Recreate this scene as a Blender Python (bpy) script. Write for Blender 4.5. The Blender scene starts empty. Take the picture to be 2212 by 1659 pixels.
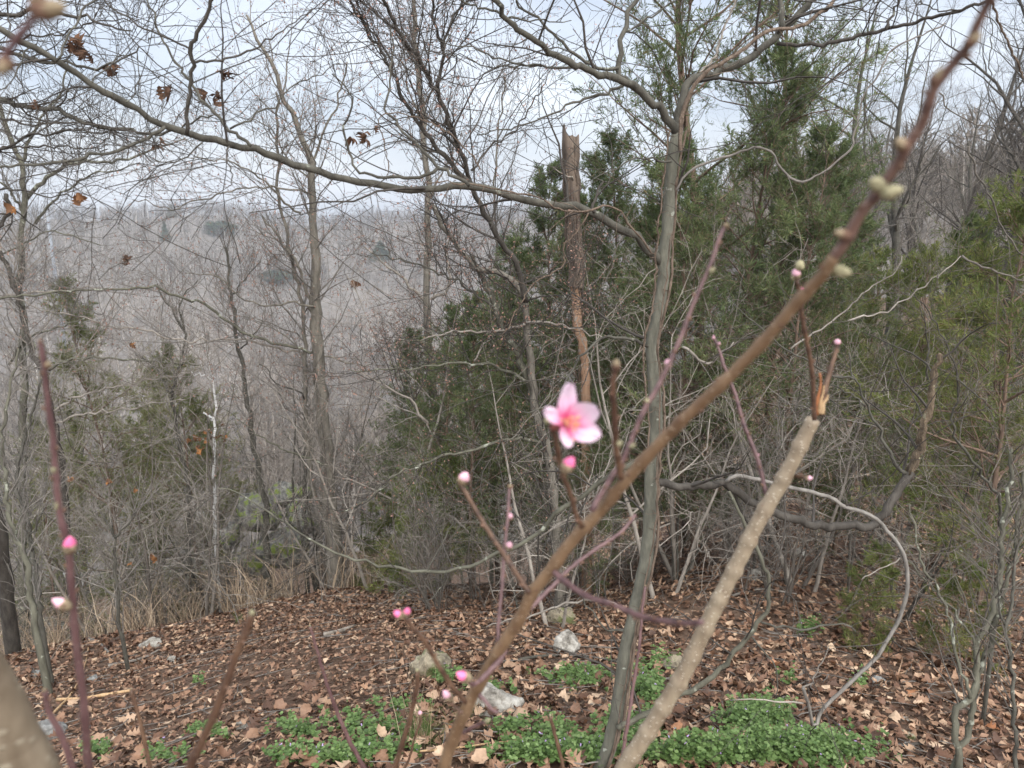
import bpy, math, random
import numpy as np

rng = np.random.default_rng(11)
random.seed(5)
S = bpy.context.scene
COL = S.collection

# ------------------------------------------------------------------ camera
F = 1640.0                      # focal length in units of a 2212 px wide picture
PITCH = math.radians(13.0)      # the camera looks down into the valley
CP, SP = math.cos(PITCH), math.sin(PITCH)
cam = bpy.data.cameras.new('camera')
cam.sensor_width = 36.0
cam.lens = 18.0 / (1106.0 / F)
cam.clip_start = 0.02
cam.clip_end = 3000
cam.dof.use_dof = True
cam.dof.focus_distance = 3.6
cam.dof.aperture_fstop = cam.lens / 4.6
co = bpy.data.objects.new('camera', cam)
co.rotation_euler = (math.pi / 2 - PITCH, 0, 0)
COL.objects.link(co)
S.camera = co

# ------------------------------------------------------------------ sky (overcast) and soft sun
SUN_EL, SUN_ROT = math.radians(48), math.radians(160)
W = bpy.data.worlds.new('World')
S.world = W
W.use_nodes = True
nt = W.node_tree
bg = nt.nodes['Background']
sky = nt.nodes.new('ShaderNodeTexSky')
sky.sky_type = 'NISHITA'
sky.sun_disc = False
sky.sun_elevation = SUN_EL
sky.sun_rotation = SUN_ROT
sky.air_density = 1.2
sky.dust_density = 3.0
tc = nt.nodes.new('ShaderNodeTexCoord')
mp = nt.nodes.new('ShaderNodeMapping')
mp.inputs['Scale'].default_value = (1.5, 1.5, 5.0)
nz = nt.nodes.new('ShaderNodeTexNoise')
nz.inputs['Scale'].default_value = 2.2
nz.inputs['Detail'].default_value = 6
nz.inputs['Roughness'].default_value = 0.5
rp = nt.nodes.new('ShaderNodeValToRGB')
rp.color_ramp.elements[0].position = 0.32
rp.color_ramp.elements[0].color = (1.46, 1.64, 1.98, 1)
rp.color_ramp.elements[1].position = 0.72
rp.color_ramp.elements[1].color = (2.4, 2.52, 2.74, 1)
mx = nt.nodes.new('ShaderNodeMix')
mx.data_type = 'RGBA'
mx.inputs['Factor'].default_value = 0.9
nt.links.new(tc.outputs['Generated'], mp.inputs['Vector'])
nt.links.new(mp.outputs['Vector'], nz.inputs['Vector'])
nt.links.new(nz.outputs['Fac'], rp.inputs['Fac'])
nt.links.new(sky.outputs['Color'], mx.inputs[6])
nt.links.new(rp.outputs['Color'], mx.inputs[7])
nt.links.new(mx.outputs[2], bg.inputs['Color'])
bg.inputs['Strength'].default_value = 0.1
sun = bpy.data.lights.new('sun', 'SUN')
sun.energy = 1.5
sun.angle = math.radians(85)
sun.color = (1.0, 0.98, 0.95)
so = bpy.data.objects.new('sun', sun)
so.rotation_euler = (math.pi / 2 - SUN_EL, 0, math.radians(20))
COL.objects.link(so)
S.view_settings.view_transform = 'Standard'
S.view_settings.look = 'None'
S.view_settings.exposure = 2.05
S.view_settings.gamma = 1.0
S.view_settings.use_curve_mapping = False
S.render.engine = 'CYCLES'
S.cycles.use_denoising = True
S.cycles.max_bounces = 5
S.cycles.diffuse_bounces = 3
S.cycles.glossy_bounces = 1
S.cycles.transmission_bounces = 2
S.cycles.volume_bounces = 1
S.cycles.use_adaptive_sampling = True
S.cycles.adaptive_threshold = 0.02

# ------------------------------------------------------------------ terrain
def sstep(a, b, x):
    t = np.clip((x - a) / (b - a), 0, 1)
    return t * t * (3 - 2 * t)

LR = np.array([0, 2.6, 5.0, 8.5, 10, 14, 25, 60, 120, 200, 250, 300, 360, 400, 460, 720])
LZ = np.array([-1.62, -2.17, -3.08, -4.50, -5.3, -8.2, -13.5, -26, -38, -41, -38, -24, -9, -5.5, -12, -20])
RR = np.array([0, 2.6, 5.0, 8.0, 14, 25, 40, 70, 110, 200, 400, 720])
RZ = np.array([-1.62, -2.17, -3.0, -3.75, -4.9, -5.2, -4.6, -2.2, -.5, 0, -2, -10])

def terrain(x, y):
    x = np.asarray(x, float); y = np.asarray(y, float)
    r = np.hypot(x, y)
    a = np.degrees(np.arctan2(x, np.maximum(y, 1e-6)))
    w = sstep(2, 19, a)
    z = np.interp(r, LR, LZ) * (1 - w) + np.interp(r, RR, RZ) * w
    k = np.clip(r / 8, 0, 1)
    z = z + 0.05 * k * (np.sin(x * 1.7 + y * .6) + np.sin(y * 2.3 - x * .8 + 1))
    far = np.clip((r - 60) / 200, 0, 1)
    z = z + far * 2.2 * (np.sin(a * .22 + .7) + .6 * np.sin(a * .53))
    return z

def ray(x, y):
    cx, cy = (x - 1106) / F, (829.5 - y) / F
    return np.array([cx, CP + cy * SP, -SP + cy * CP])

def at(x, y, Y):
    """The point seen at picture position (x, y) whose distance in front of the camera is Y metres."""
    r = ray(x, y)
    return r * (Y / r[1])

def hit(x, y):
    """Where the line of sight through (x, y) meets the ground."""
    r = ray(x, y)
    t = np.linspace(0.5, 90, 9000)
    z = terrain(r[0] * t, r[1] * t)
    i = np.argmax(r[2] * t <= z)
    return np.array([r[0] * t[i], r[1] * t[i], z[i]])

def gz(x, y):
    return float(terrain(x, y))

# ------------------------------------------------------------------ materials
def mat(name):
    m = bpy.data.materials.new(name)
    m.use_nodes = True
    return m, m.node_tree, m.node_tree.nodes['Principled BSDF']

def ramp(nt, stops):
    r = nt.nodes.new('ShaderNodeValToRGB')
    e = r.color_ramp.elements
    while len(e) < len(stops):
        e.new(0.5)
    for k, (p, c) in enumerate(stops):
        e[k].position = p
        e[k].color = (*c, 1)
    return r

def noise(nt, scale, detail=4, rough=.6, mapping=None, coord='Object'):
    t = nt.nodes.new('ShaderNodeTexCoord')
    n = nt.nodes.new('ShaderNodeTexNoise')
    n.inputs['Scale'].default_value = scale
    n.inputs['Detail'].default_value = detail
    n.inputs['Roughness'].default_value = rough
    if mapping:
        m = nt.nodes.new('ShaderNodeMapping')
        m.inputs['Scale'].default_value = mapping
        nt.links.new(t.outputs[coord], m.inputs['Vector'])
        nt.links.new(m.outputs['Vector'], n.inputs['Vector'])
    else:
        nt.links.new(t.outputs[coord], n.inputs['Vector'])
    return n

def bark(name, dark, light, lichen=None, lich_at=.62, scale=18, stretch=(1, 1, .25), bump=.5, rough=.85):
    m, nt, b = mat(name)
    n = noise(nt, scale, 5, .65, stretch)
    r = ramp(nt, [(.3, dark), (.7, light)])
    nt.links.new(n.outputs['Fac'], r.inputs['Fac'])
    out = r.outputs['Color']
    if lichen:
        n2 = noise(nt, scale * .9, 3, .6)
        r2 = ramp(nt, [(lich_at, (0, 0, 0)), (lich_at + .06, (1, 1, 1))])
        nt.links.new(n2.outputs['Fac'], r2.inputs['Fac'])
        x = nt.nodes.new('ShaderNodeMix'); x.data_type = 'RGBA'
        nt.links.new(r2.outputs['Color'], x.inputs['Factor'])
        nt.links.new(out, x.inputs[6])
        x.inputs[7].default_value = (*lichen, 1)
        out = x.outputs[2]
    nt.links.new(out, b.inputs['Base Color'])
    b.inputs['Roughness'].default_value = rough
    b.inputs['Specular IOR Level'].default_value = .25
    bp = nt.nodes.new('ShaderNodeBump')
    bp.inputs['Strength'].default_value = bump
    bp.inputs['Distance'].default_value = .02
    nt.links.new(n.outputs['Fac'], bp.inputs['Height'])
    nt.links.new(bp.outputs['Normal'], b.inputs['Normal'])
    return m

def leafy(name, stops, attr='rnd', rough=.75, trans=0.0, instanced=False, spec=.2):
    m, nt, b = mat(name)
    if instanced:
        a = nt.nodes.new('ShaderNodeObjectInfo'); src = a.outputs['Random']
    else:
        a = nt.nodes.new('ShaderNodeAttribute'); a.attribute_name = attr; src = a.outputs['Fac']
    r = ramp(nt, stops)
    nt.links.new(src, r.inputs['Fac'])
    n = noise(nt, 60, 3)
    x = nt.nodes.new('ShaderNodeMix'); x.data_type = 'RGBA'; x.blend_type = 'MULTIPLY'
    x.inputs['Factor'].default_value = .5
    r2 = ramp(nt, [(.3, (.55, .52, .5)), (.7, (1.15, 1.15, 1.15))])
    nt.links.new(n.outputs['Fac'], r2.inputs['Fac'])
    nt.links.new(r.outputs['Color'], x.inputs[6])
    nt.links.new(r2.outputs['Color'], x.inputs[7])
    nt.links.new(x.outputs[2], b.inputs['Base Color'])
    b.inputs['Roughness'].default_value = rough
    b.inputs['Specular IOR Level'].default_value = spec
    if trans:
        t = nt.nodes.new('ShaderNodeBsdfTranslucent')
        ms = nt.nodes.new('ShaderNodeMixShader'); ms.inputs[0].default_value = trans
        nt.links.new(x.outputs[2], t.inputs['Color'])
        nt.links.new(b.outputs[0], ms.inputs[1]); nt.links.new(t.outputs[0], ms.inputs[2])
        nt.links.new(ms.outputs[0], nt.nodes['Material Output'].inputs['Surface'])
    return m

def plain(name, c, rough=.8):
    m, nt, b = mat(name)
    n = noise(nt, 40, 3)
    d = tuple(v * .7 for v in c); l = tuple(min(1, v * 1.25) for v in c)
    r = ramp(nt, [(.3, d), (.7, l)])
    nt.links.new(n.outputs['Fac'], r.inputs['Fac'])
    nt.links.new(r.outputs['Color'], b.inputs['Base Color'])
    b.inputs['Roughness'].default_value = rough
    return m

M = {}
M['grey_bark'] = bark('grey_bark', (.04, .037, .03), (.115, .108, .088), (.26, .27, .22), .66, 26)
M['grey_twig'] = bark('grey_twig', (.07, .06, .05), (.17, .15, .128), None, scale=30, bump=.1)
M['trunk_bark'] = bark('trunk_bark', (.085, .083, .066), (.19, .185, .145), (.36, .37, .31), .66, 30, (1, 1, .3))
M['mid_bark'] = bark('mid_bark', (.085, .074, .06), (.22, .2, .165), (.34, .34, .27), .68, 22)
M['dark_bark'] = bark('dark_bark', (.028, .024, .02), (.09, .08, .068), (.17, .17, .14), .68, 20)
M['dark_twig'] = bark('dark_twig', (.035, .03, .026), (.085, .075, .065), None, scale=30, bump=.1)
M['lichen_bark'] = bark('lichen_bark', (.06, .056, .042), (.15, .145, .108), (.3, .31, .25), .6, 16)
M['pale_twig'] = bark('pale_twig', (.14, .12, .1), (.35, .315, .27), None, scale=12, bump=.1)
M['brown_twig'] = bark('brown_twig', (.09, .08, .07), (.225, .205, .182), None, scale=20, bump=.1)
M['cedar_bark'] = bark('cedar_bark', (.06, .04, .03), (.24, .165, .12), None, scale=22, stretch=(1, 1, .08), bump=.8)
M['snag_bark'] = bark('snag_bark', (.045, .034, .027), (.17, .13, .1), (.2, .2, .15), .66, 14, (1, 1, .1), .9)
M['bare_wood'] = bark('bare_wood', (.16, .085, .05), (.36, .23, .15), (.22, .2, .17), .6, 12, (1, 1, .06), .6)
M['vine_bark'] = bark('vine_bark', (.07, .05, .036), (.22, .165, .125), None, scale=60, stretch=(1, 1, .3), bump=.8)
M['loop_bark'] = bark('loop_bark', (.1, .09, .078), (.25, .23, .205), None, scale=30, stretch=(1, 1, .4), bump=.5)
M['white_wood'] = bark('white_wood', (.45, .44, .42), (.8, .79, .77), None, scale=8, bump=.2)
M['rotten_wood'] = bark('rotten_wood', (.03, .022, .016), (.2, .15, .1), (.3, .27, .18), .62, 40, (1, 1, .5), 1.0)

def peach_mat(name, dark, light, lent, lscale, lsize, rough=.5):
    m, nt, b = mat(name)
    n = noise(nt, 60, 4, .6, (1, 1, .35))
    r = ramp(nt, [(.3, dark), (.7, light)])
    nt.links.new(n.outputs['Fac'], r.inputs['Fac'])
    t = nt.nodes.new('ShaderNodeTexCoord')
    v = nt.nodes.new('ShaderNodeTexVoronoi'); v.inputs['Scale'].default_value = lscale
    mpn = nt.nodes.new('ShaderNodeMapping'); mpn.inputs['Scale'].default_value = (.7, .7, 1.5)
    nt.links.new(t.outputs['Object'], mpn.inputs['Vector'])
    nt.links.new(mpn.outputs['Vector'], v.inputs['Vector'])
    r2 = ramp(nt, [(lsize, (1, 1, 1)), (lsize + .06, (0, 0, 0))])
    nt.links.new(v.outputs['Distance'], r2.inputs['Fac'])
    x = nt.nodes.new('ShaderNodeMix'); x.data_type = 'RGBA'
    nt.links.new(r2.outputs['Color'], x.inputs['Factor'])
    nt.links.new(r.outputs['Color'], x.inputs[6]); x.inputs[7].default_value = (*lent, 1)
    at_ = nt.nodes.new('ShaderNodeAttribute'); at_.attribute_name = 'rnd'
    y = nt.nodes.new('ShaderNodeMix'); y.data_type = 'RGBA'
    nt.links.new(at_.outputs['Fac'], y.inputs['Factor'])
    nt.links.new(x.outputs[2], y.inputs[6]); y.inputs[7].default_value = (dark[0] * .38, dark[1] * .36, dark[2] * .42, 1)
    nt.links.new(y.outputs[2], b.inputs['Base Color'])
    b.inputs['Roughness'].default_value = rough
    bp = nt.nodes.new('ShaderNodeBump'); bp.inputs['Strength'].default_value = .6; bp.inputs['Distance'].default_value = .001
    nt.links.new(r2.outputs['Color'], bp.inputs['Height'])
    nt.links.new(bp.outputs['Normal'], b.inputs['Normal'])
    return m
M['peach_brown'] = peach_mat('peach_brown', (.13, .075, .04), (.255, .165, .095), (.34, .25, .165), 170, .16)
M['peach_top'] = peach_mat('peach_top', (.105, .058, .046), (.2, .12, .095), (.34, .24, .18), 150, .12)
M['peach_tan'] = peach_mat('peach_tan', (.2, .15, .1), (.33, .27, .19), (.56, .49, .39), 170, .17)
M['peach_purple'] = peach_mat('peach_purple', (.085, .042, .042), (.17, .095, .092), (.22, .15, .13), 190, .13)
M['peach_dark'] = peach_mat('peach_dark', (.06, .03, .02), (.15, .085, .05), (.22, .15, .1), 190, .13)
M['peach_old'] = peach_mat('peach_old', (.12, .09, .06), (.23, .185, .13), (.3, .26, .19), 90, .2)
M['torn_wood'] = bark('torn_wood', (.35, .2, .09), (.62, .45, .27), None, scale=90, stretch=(1, 1, .1), bump=.4)
M['orange_wood'] = plain('orange_wood', (.34, .13, .05), .5)

def ground_mat():
    m, nt, b = mat('leafy_soil')
    n = noise(nt, 9, 8, .7)
    r = ramp(nt, [(.3, (.055, .037, .028)), (.5, (.14, .092, .066)), (.72, (.26, .185, .135))])
    nt.links.new(n.outputs['Fac'], r.inputs['Fac'])
    nt.links.new(r.outputs['Color'], b.inputs['Base Color'])
    b.inputs['Roughness'].default_value = .95
    b.inputs['Specular IOR Level'].default_value = .1
    bp = nt.nodes.new('ShaderNodeBump'); bp.inputs['Strength'].default_value = .8; bp.inputs['Distance'].default_value = .05
    nt.links.new(n.outputs['Fac'], bp.inputs['Height']); nt.links.new(bp.outputs['Normal'], b.inputs['Normal'])
    return m
M['ground'] = ground_mat()
M['hill'] = bark('hill', (.1, .09, .08), (.21, .188, .168), None, scale=.35, stretch=(1, 1, 1), bump=.0, rough=1)
LEAF_STOPS = [(0, (.05, .028, .019)), (.22, (.14, .072, .043)), (.5, (.26, .15, .093)), (.76, (.39, .255, .165)), (.94, (.54, .4, .275)), (1, (.34, .14, .06))]
M['litter'] = leafy('litter', LEAF_STOPS, rough=.6, spec=.35)
M['leaf'] = leafy('leaf', LEAF_STOPS, instanced=True, rough=.55, spec=.35)
M['hung_leaf'] = leafy('hung_leaf', [(0, (.09, .05, .03)), (.6, (.24, .12, .06)), (1, (.48, .22, .08))], instanced=True, trans=.25)
M['dark_leaf'] = leafy('dark_leaf', [(0, (.06, .035, .025)), (1, (.16, .085, .05))], instanced=True, trans=.15)
M['cedar_dark'] = leafy('cedar_dark', [(0, (.06, .085, .036)), (.5, (.13, .17, .074)), (.9, (.22, .255, .11)), (1, (.27, .19, .11))], trans=.38)
M['cedar_olive'] = leafy('cedar_olive', [(0, (.065, .09, .03)), (.5, (.15, .185, .055)), (.9, (.27, .29, .09)), (1, (.24, .16, .09))], trans=.38)
M['cedar_pale'] = leafy('cedar_pale', [(0, (.085, .1, .04)), (.5, (.17, .19, .075)), (.9, (.27, .28, .12)), (1, (.26, .18, .1))], trans=.38)
M['weed'] = leafy('weed', [(0, (.06, .115, .032)), (.5, (.135, .22, .065)), (1, (.24, .34, .13))], trans=.25, rough=.5, spec=.4)
M['grass_green'] = leafy('grass_green', [(0, (.05, .1, .02)), (1, (.16, .22, .07))], trans=.2)
M['dry_grass'] = leafy('dry_grass', [(0, (.2, .145, .1)), (.6, (.43, .325, .22)), (1, (.66, .54, .4))], trans=.2)
M['elm_bud'] = leafy('elm_bud', [(0, (.16, .085, .065)), (1, (.36, .22, .17))])
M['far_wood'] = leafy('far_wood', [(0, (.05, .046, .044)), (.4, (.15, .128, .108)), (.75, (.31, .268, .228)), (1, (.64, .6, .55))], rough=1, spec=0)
M['far_pine'] = leafy('far_pine', [(0, (.02, .04, .022)), (1, (.06, .09, .045))], rough=1, spec=0)
M['henbit'] = plain('henbit', (.42, .3, .55))
M['steel'] = plain('steel', (.27, .29, .32), .6)
M['cable'] = plain('cable', (.3, .3, .32), .5)

def rock_mat(name, stops, moss=None, moss_at=.55):
    m, nt, b = mat(name)
    n = noise(nt, 14, 8, .7)
    r = ramp(nt, stops)
    nt.links.new(n.outputs['Fac'], r.inputs['Fac'])
    out = r.outputs['Color']
    if moss:
        n2 = noise(nt, 7, 5, .7)
        r2 = ramp(nt, [(moss_at, (0, 0, 0)), (moss_at + .08, (1, 1, 1))])
        nt.links.new(n2.outputs['Fac'], r2.inputs['Fac'])
        x = nt.nodes.new('ShaderNodeMix'); x.data_type = 'RGBA'
        nt.links.new(r2.outputs['Color'], x.inputs['Factor'])
        nt.links.new(out, x.inputs[6]); x.inputs[7].default_value = (*moss, 1)
        out = x.outputs[2]
    nt.links.new(out, b.inputs['Base Color'])
    b.inputs['Roughness'].default_value = .95
    bp = nt.nodes.new('ShaderNodeBump'); bp.inputs['Strength'].default_value = .8; bp.inputs['Distance'].default_value = .02
    nt.links.new(n.outputs['Fac'], bp.inputs['Height']); nt.links.new(bp.outputs['Normal'], b.inputs['Normal'])
    return m
M['limestone'] = rock_mat('limestone', [(.36, (.09, .08, .065)), (.48, (.28, .26, .225)), (.64, (.5, .48, .43))])
M['mossy_tan'] = rock_mat('mossy_tan', [(.34, (.1, .085, .06)), (.5, (.27, .23, .16)), (.68, (.44, .39, .3))], (.11, .12, .045), .5)
M['grey_stone'] = rock_mat('grey_stone', [(.36, (.08, .08, .075)), (.5, (.22, .22, .21)), (.66, (.42, .42, .4))], (.16, .2, .05), .6)
M['moss_ledge'] = rock_mat('moss_ledge', [(.36, (.05, .05, .045)), (.5, (.16, .155, .14)), (.66, (.36, .35, .32))], (.16, .21, .035), .5)

# ------------------------------------------------------------------ mesh building
def tube_batch(P, R, s):
    """P (B,k,3), R (B,k): B tubes of s sides; returns verts, quads."""
    B, k, _ = P.shape
    T = np.gradient(P, axis=1)
    T /= np.linalg.norm(T, axis=2, keepdims=True) + 1e-12
    mean = np.abs(T.mean(1))
    ref = np.eye(3)[np.argmin(mean, axis=1)][:, None, :]
    u = np.cross(T, ref); u /= np.linalg.norm(u, axis=2, keepdims=True) + 1e-12
    v = np.cross(T, u)
    a = np.arange(s) * 2 * math.pi / s
    ring = P[:, :, None, :] + R[:, :, None, None] * (np.cos(a)[None, None, :, None] * u[:, :, None, :] + np.sin(a)[None, None, :, None] * v[:, :, None, :])
    V = ring.reshape(-1, 3)
    i = np.arange(k - 1)[:, None]; j = np.arange(s)[None, :]
    q = np.stack([i * s + j, i * s + (j + 1) % s, (i + 1) * s + (j + 1) % s, (i + 1) * s + j], -1).reshape(-1, 4)
    Q = (q[None] + (np.arange(B) * k * s)[:, None, None]).reshape(-1, 4)
    return V, Q

def tube(P, R, s=10, cap=True, lump=0.0):
    """one tube with parallel-transported rings, capped."""
    P = np.asarray(P, float); R = np.asarray(R, float); n = len(P)
    T = np.gradient(P, axis=0); T /= np.linalg.norm(T, axis=1, keepdims=True) + 1e-12
    ref = np.eye(3)[np.argmin(np.abs(T[0]))]
    u = np.cross(T[0], ref); u /= np.linalg.norm(u)
    a = np.arange(s) * 2 * math.pi / s
    rings = []
    lob = 1 + lump * rng.normal(size=s)
    for i in range(n):
        u = u - T[i] * np.dot(u, T[i]); u /= np.linalg.norm(u) + 1e-12
        v = np.cross(T[i], u)
        rr = R[i] * lob * (1 + lump * .6 * rng.normal(size=s))
        rings.append(P[i] + rr[:, None] * (np.cos(a)[:, None] * u + np.sin(a)[:, None] * v))
    V = np.concatenate(rings)
    i = np.arange(n - 1)[:, None]; j = np.arange(s)[None, :]
    Q = np.stack([i * s + j, i * s + (j + 1) % s, (i + 1) * s + (j + 1) % s, (i + 1) * s + j], -1).reshape(-1, 4)
    if cap:
        V = np.concatenate([V, P[:1] - T[:1] * R[0] * .3, P[-1:] + T[-1:] * R[-1] * .6])
        b, t = n * s, n * s + 1
        jj = np.arange(s)
        A = np.stack([np.full(s, b), (jj + 1) % s, jj, jj], -1)
        o = (n - 1) * s
        C_ = np.stack([np.full(s, t), o + jj, o + (jj + 1) % s, o + (jj + 1) % s], -1)
        Q = np.concatenate([Q, A, C_])
    return V, Q

def join(parts):
    V, Q, A, o = [], [], [], 0
    for p in parts:
        v, q = p[0], p[1]
        V.append(v); Q.append(q + o); o += len(v)
        A.append(p[2] if len(p) > 2 else np.zeros(len(v)))
    return np.concatenate(V), np.concatenate(Q), np.concatenate(A)

def mesh(name, V, Q, m=None, rnd=None, smooth=True):
    """quads array; a quad whose last two indices agree is a triangle."""
    me = bpy.data.meshes.new(name)
    Q = np.asarray(Q)
    if Q.shape[1] == 3:
        Q = np.concatenate([Q, Q[:, 2:3]], 1)
    tri = Q[:, 2] == Q[:, 3]
    n = np.where(tri, 3, 4)
    keep = np.ones(Q.shape, bool); keep[tri, 3] = False
    flat = Q[keep]
    me.vertices.add(len(V)); me.vertices.foreach_set('co', np.ascontiguousarray(V, np.float32).ravel())
    me.loops.add(len(flat)); me.loops.foreach_set('vertex_index', flat.astype(np.int32))
    me.polygons.add(len(Q))
    st = np.concatenate([[0], np.cumsum(n)[:-1]]).astype(np.int32)
    me.polygons.foreach_set('loop_start', st)
    if smooth:
        me.polygons.foreach_set('use_smooth', np.ones(len(Q), bool))
    if rnd is not None:
        at_ = me.attributes.new('rnd', 'FLOAT', 'POINT')
        at_.data.foreach_set('value', np.ascontiguousarray(rnd, np.float32))
    me.update(calc_edges=True)
    if m is not None:
        me.materials.append(m)
    return me

def tag(o, label, cat, group=None, kind=None):
    o['label'] = label; o['category'] = cat
    if group: o['group'] = group
    if kind: o['kind'] = kind
    return o

def empty(name, loc, label, cat, group=None):
    o = bpy.data.objects.new(name, None)
    o.empty_display_size = .1
    o.location = loc
    COL.objects.link(o)
    return tag(o, label, cat, group)

def obj(name, me, parent=None, loc=None, kind=None):
    o = bpy.data.objects.new(name, me)
    COL.objects.link(o)
    if parent is not None: o.parent = parent
    if loc is not None: o.location = loc
    if kind: o['kind'] = kind
    return o

def world_part(name, V, Q, m, root, rnd=None, kind=None, smooth=True, base=None):
    """a part whose vertices are given in world space, under a root at its own location."""
    off = np.array(base if base is not None else root.location)
    return obj(name, mesh(name, V - off, Q, m, rnd, smooth), root, None, kind)

def structure(name, V, Q, m, rnd=None, smooth=True):
    o = obj(name, mesh(name, V, Q, m, rnd, smooth)); o['kind'] = 'structure'; return o

# ------------------------------------------------------------------ growing twigs
def norm(a):
    return a / (np.linalg.norm(a, axis=-1, keepdims=True) + 1e-12)

def grow(P, R, n, L, ang=(35, 65), t0=.15, t1=1.0, m=5, up=0.0, wander=.22, rr=.55, cap=1.0, tip=.0007, fall=.5):
    B, k, _ = P.shape
    t = t0 + (t1 - t0) * (np.arange(n)[None, :] + rng.random((B, n))) / n
    f = t * (k - 1); i = np.minimum(f.astype(int), k - 2); w = (f - i)
    b = np.arange(B)[:, None]
    pos = P[b, i] * (1 - w)[..., None] + P[b, i + 1] * w[..., None]
    tan = norm(P[b, i + 1] - P[b, i])
    r0 = np.minimum((R[b, i] * (1 - w) + R[b, i + 1] * w) * rr, cap)
    N = B * n
    pos, tan, r0, t = pos.reshape(N, 3), tan.reshape(N, 3), r0.reshape(N), t.reshape(N)
    perp = norm(np.cross(tan, rng.normal(size=(N, 3))))
    a = np.radians(rng.uniform(ang[0], ang[1], N))[:, None]
    d = norm(np.cos(a) * tan + np.sin(a) * perp + np.array([0, 0, up]))
    Lc = np.broadcast_to(np.asarray(L, float).reshape(-1, 1) if np.ndim(L) else L, (B, n)).reshape(N)
    ln = Lc * (1 - fall * t) * rng.uniform(.55, 1.25, N)
    out = [pos]
    cur = pos
    for j in range(m - 1):
        d = norm(d + wander * rng.normal(size=(N, 3)) + np.array([0, 0, up * .18]))
        cur = cur + d * (ln / (m - 1))[:, None]
        out.append(cur)
    PP = np.stack(out, 1)
    s = np.linspace(0, 1, m)[None, :]
    RR_ = np.maximum(r0[:, None] * (1 - s) + tip * s, tip)
    return PP, RR_, ln

def resample(pts, n):
    """Catmull-Rom through pts, n points even in arc length."""
    p = np.asarray(pts, float)
    if len(p) == 2:
        t = np.linspace(0, 1, n)[:, None]
        return p[:1] * (1 - t) + p[1:] * t
    q = np.concatenate([[2 * p[0] - p[1]], p, [2 * p[-1] - p[-2]]])
    res = []
    for i in range(1, len(q) - 2):
        t = np.linspace(0, 1, 12, endpoint=(i == len(q) - 3))[:, None]
        a, b, c, d = q[i - 1], q[i], q[i + 1], q[i + 2]
        res.append(.5 * (2 * b + (c - a) * t + (2 * a - 5 * b + 4 * c - d) * t ** 2 + (3 * b - a - 3 * c + d) * t ** 3))
    r = np.concatenate(res)
    s = np.concatenate([[0], np.cumsum(np.linalg.norm(np.diff(r, axis=0), axis=1))])
    u = np.linspace(0, s[-1], n)
    return np.stack([np.interp(u, s, r[:, k]) for k in range(r.shape[1])], 1)

def q(col, row, pts):
    """positions read in one of the 3 x 3 enlarged pictures -> positions in the 2212-wide picture."""
    return [(737.5 * col + x / 3.0, 553.0 * row + y / 3.0) for x, y in pts]

def path(pix, Y0, Y1, w0, w1, n=24, wob=.004, knob=.06, Ym=None):
    """a traced limb: picture positions, distance at both ends, width (in picture units) at both ends."""
    p = resample(pix, n)
    s = np.linspace(0, 1, n)
    Y = Y0 + (Y1 - Y0) * s
    if Ym is not None:
        Y = Y + Ym * np.sin(s * math.pi)
    P = np.array([at(p[i, 0], p[i, 1], Y[i]) for i in range(n)])
    wid = w0 + (w1 - w0) * s
    dep = Y / np.array([ray(p[i, 0], p[i, 1])[1] for i in range(n)])
    Rr = wid * dep / F / 2
    P[1:-1] += rng.normal(size=(n - 2, 3)) * wob * Y.mean() * .5
    Rr = Rr * (1 + knob * rng.normal(size=n))
    return P, np.maximum(Rr, .0006)

def to_ground(P, R, flare=1.15, steps=6):
    """run the foot of a trunk (its first point) down into the soil."""
    a = P[0]; d = norm((P[0] - P[min(3, len(P) - 1)]).copy())
    d = norm(d + np.array([0, 0, -.6]))
    g = a.copy(); k = 0
    while g[2] > gz(g[0], g[1]) - .06 and k < 400:
        g = g + d * .05; k += 1
    if k == 0:
        return P, R
    ext = np.array([g + (a - g) * t for t in np.linspace(0, 1, steps, endpoint=False)])
    rx = R[0] * np.linspace(flare, 1, steps, endpoint=False)
    return np.concatenate([ext, P]), np.concatenate([rx, R])

def run_out(P, R, pix, L=1.1, tip=.003):
    """a limb that leaves the picture goes on growing and tapers to a twig."""
    x, y = pix[-1]
    if not (y < -30 or x < -30 or x > 2240) or R[-1] < tip * 1.2:
        return P, R
    d = norm(P[-1] - P[-3]); cur = P[-1]; pts = []
    for k in range(9):
        d = norm(d + rng.normal(0, .13, 3) + np.array([0, 0, .05])); cur = cur + d * L / 9; pts.append(cur)
    return np.concatenate([P, pts]), np.concatenate([R, np.linspace(R[-1], tip, 10)[1:]])

def stack(paths, n=20):
    """limbs of different lengths -> one (B,n,3) batch for growing on."""
    Ps, Rs = [], []
    for P, R in paths:
        a = resample(np.concatenate([P, R[:, None]], 1), n)
        Ps.append(a[:, :3]); Rs.append(a[:, 3])
    return np.array(Ps), np.array(Rs)

# ------------------------------------------------------------------ leaves
def leaf_shape(kind=0):
    st = np.array([0, .07, .2, .3, .42, .53, .66, .76, .88, 1.0])
    wd = [np.array([.02, .03, .17, .11, .36, .17, .42, .2, .24, .01]),
          np.array([.02, .03, .22, .3, .2, .34, .3, .36, .2, .02]),
          np.array([.02, .05, .25, .08, .45, .12, .4, .1, .2, .01]),
          np.array([.02, .1, .22, .3, .33, .32, .28, .22, .12, .01])][kind]
    return st, wd

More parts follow.
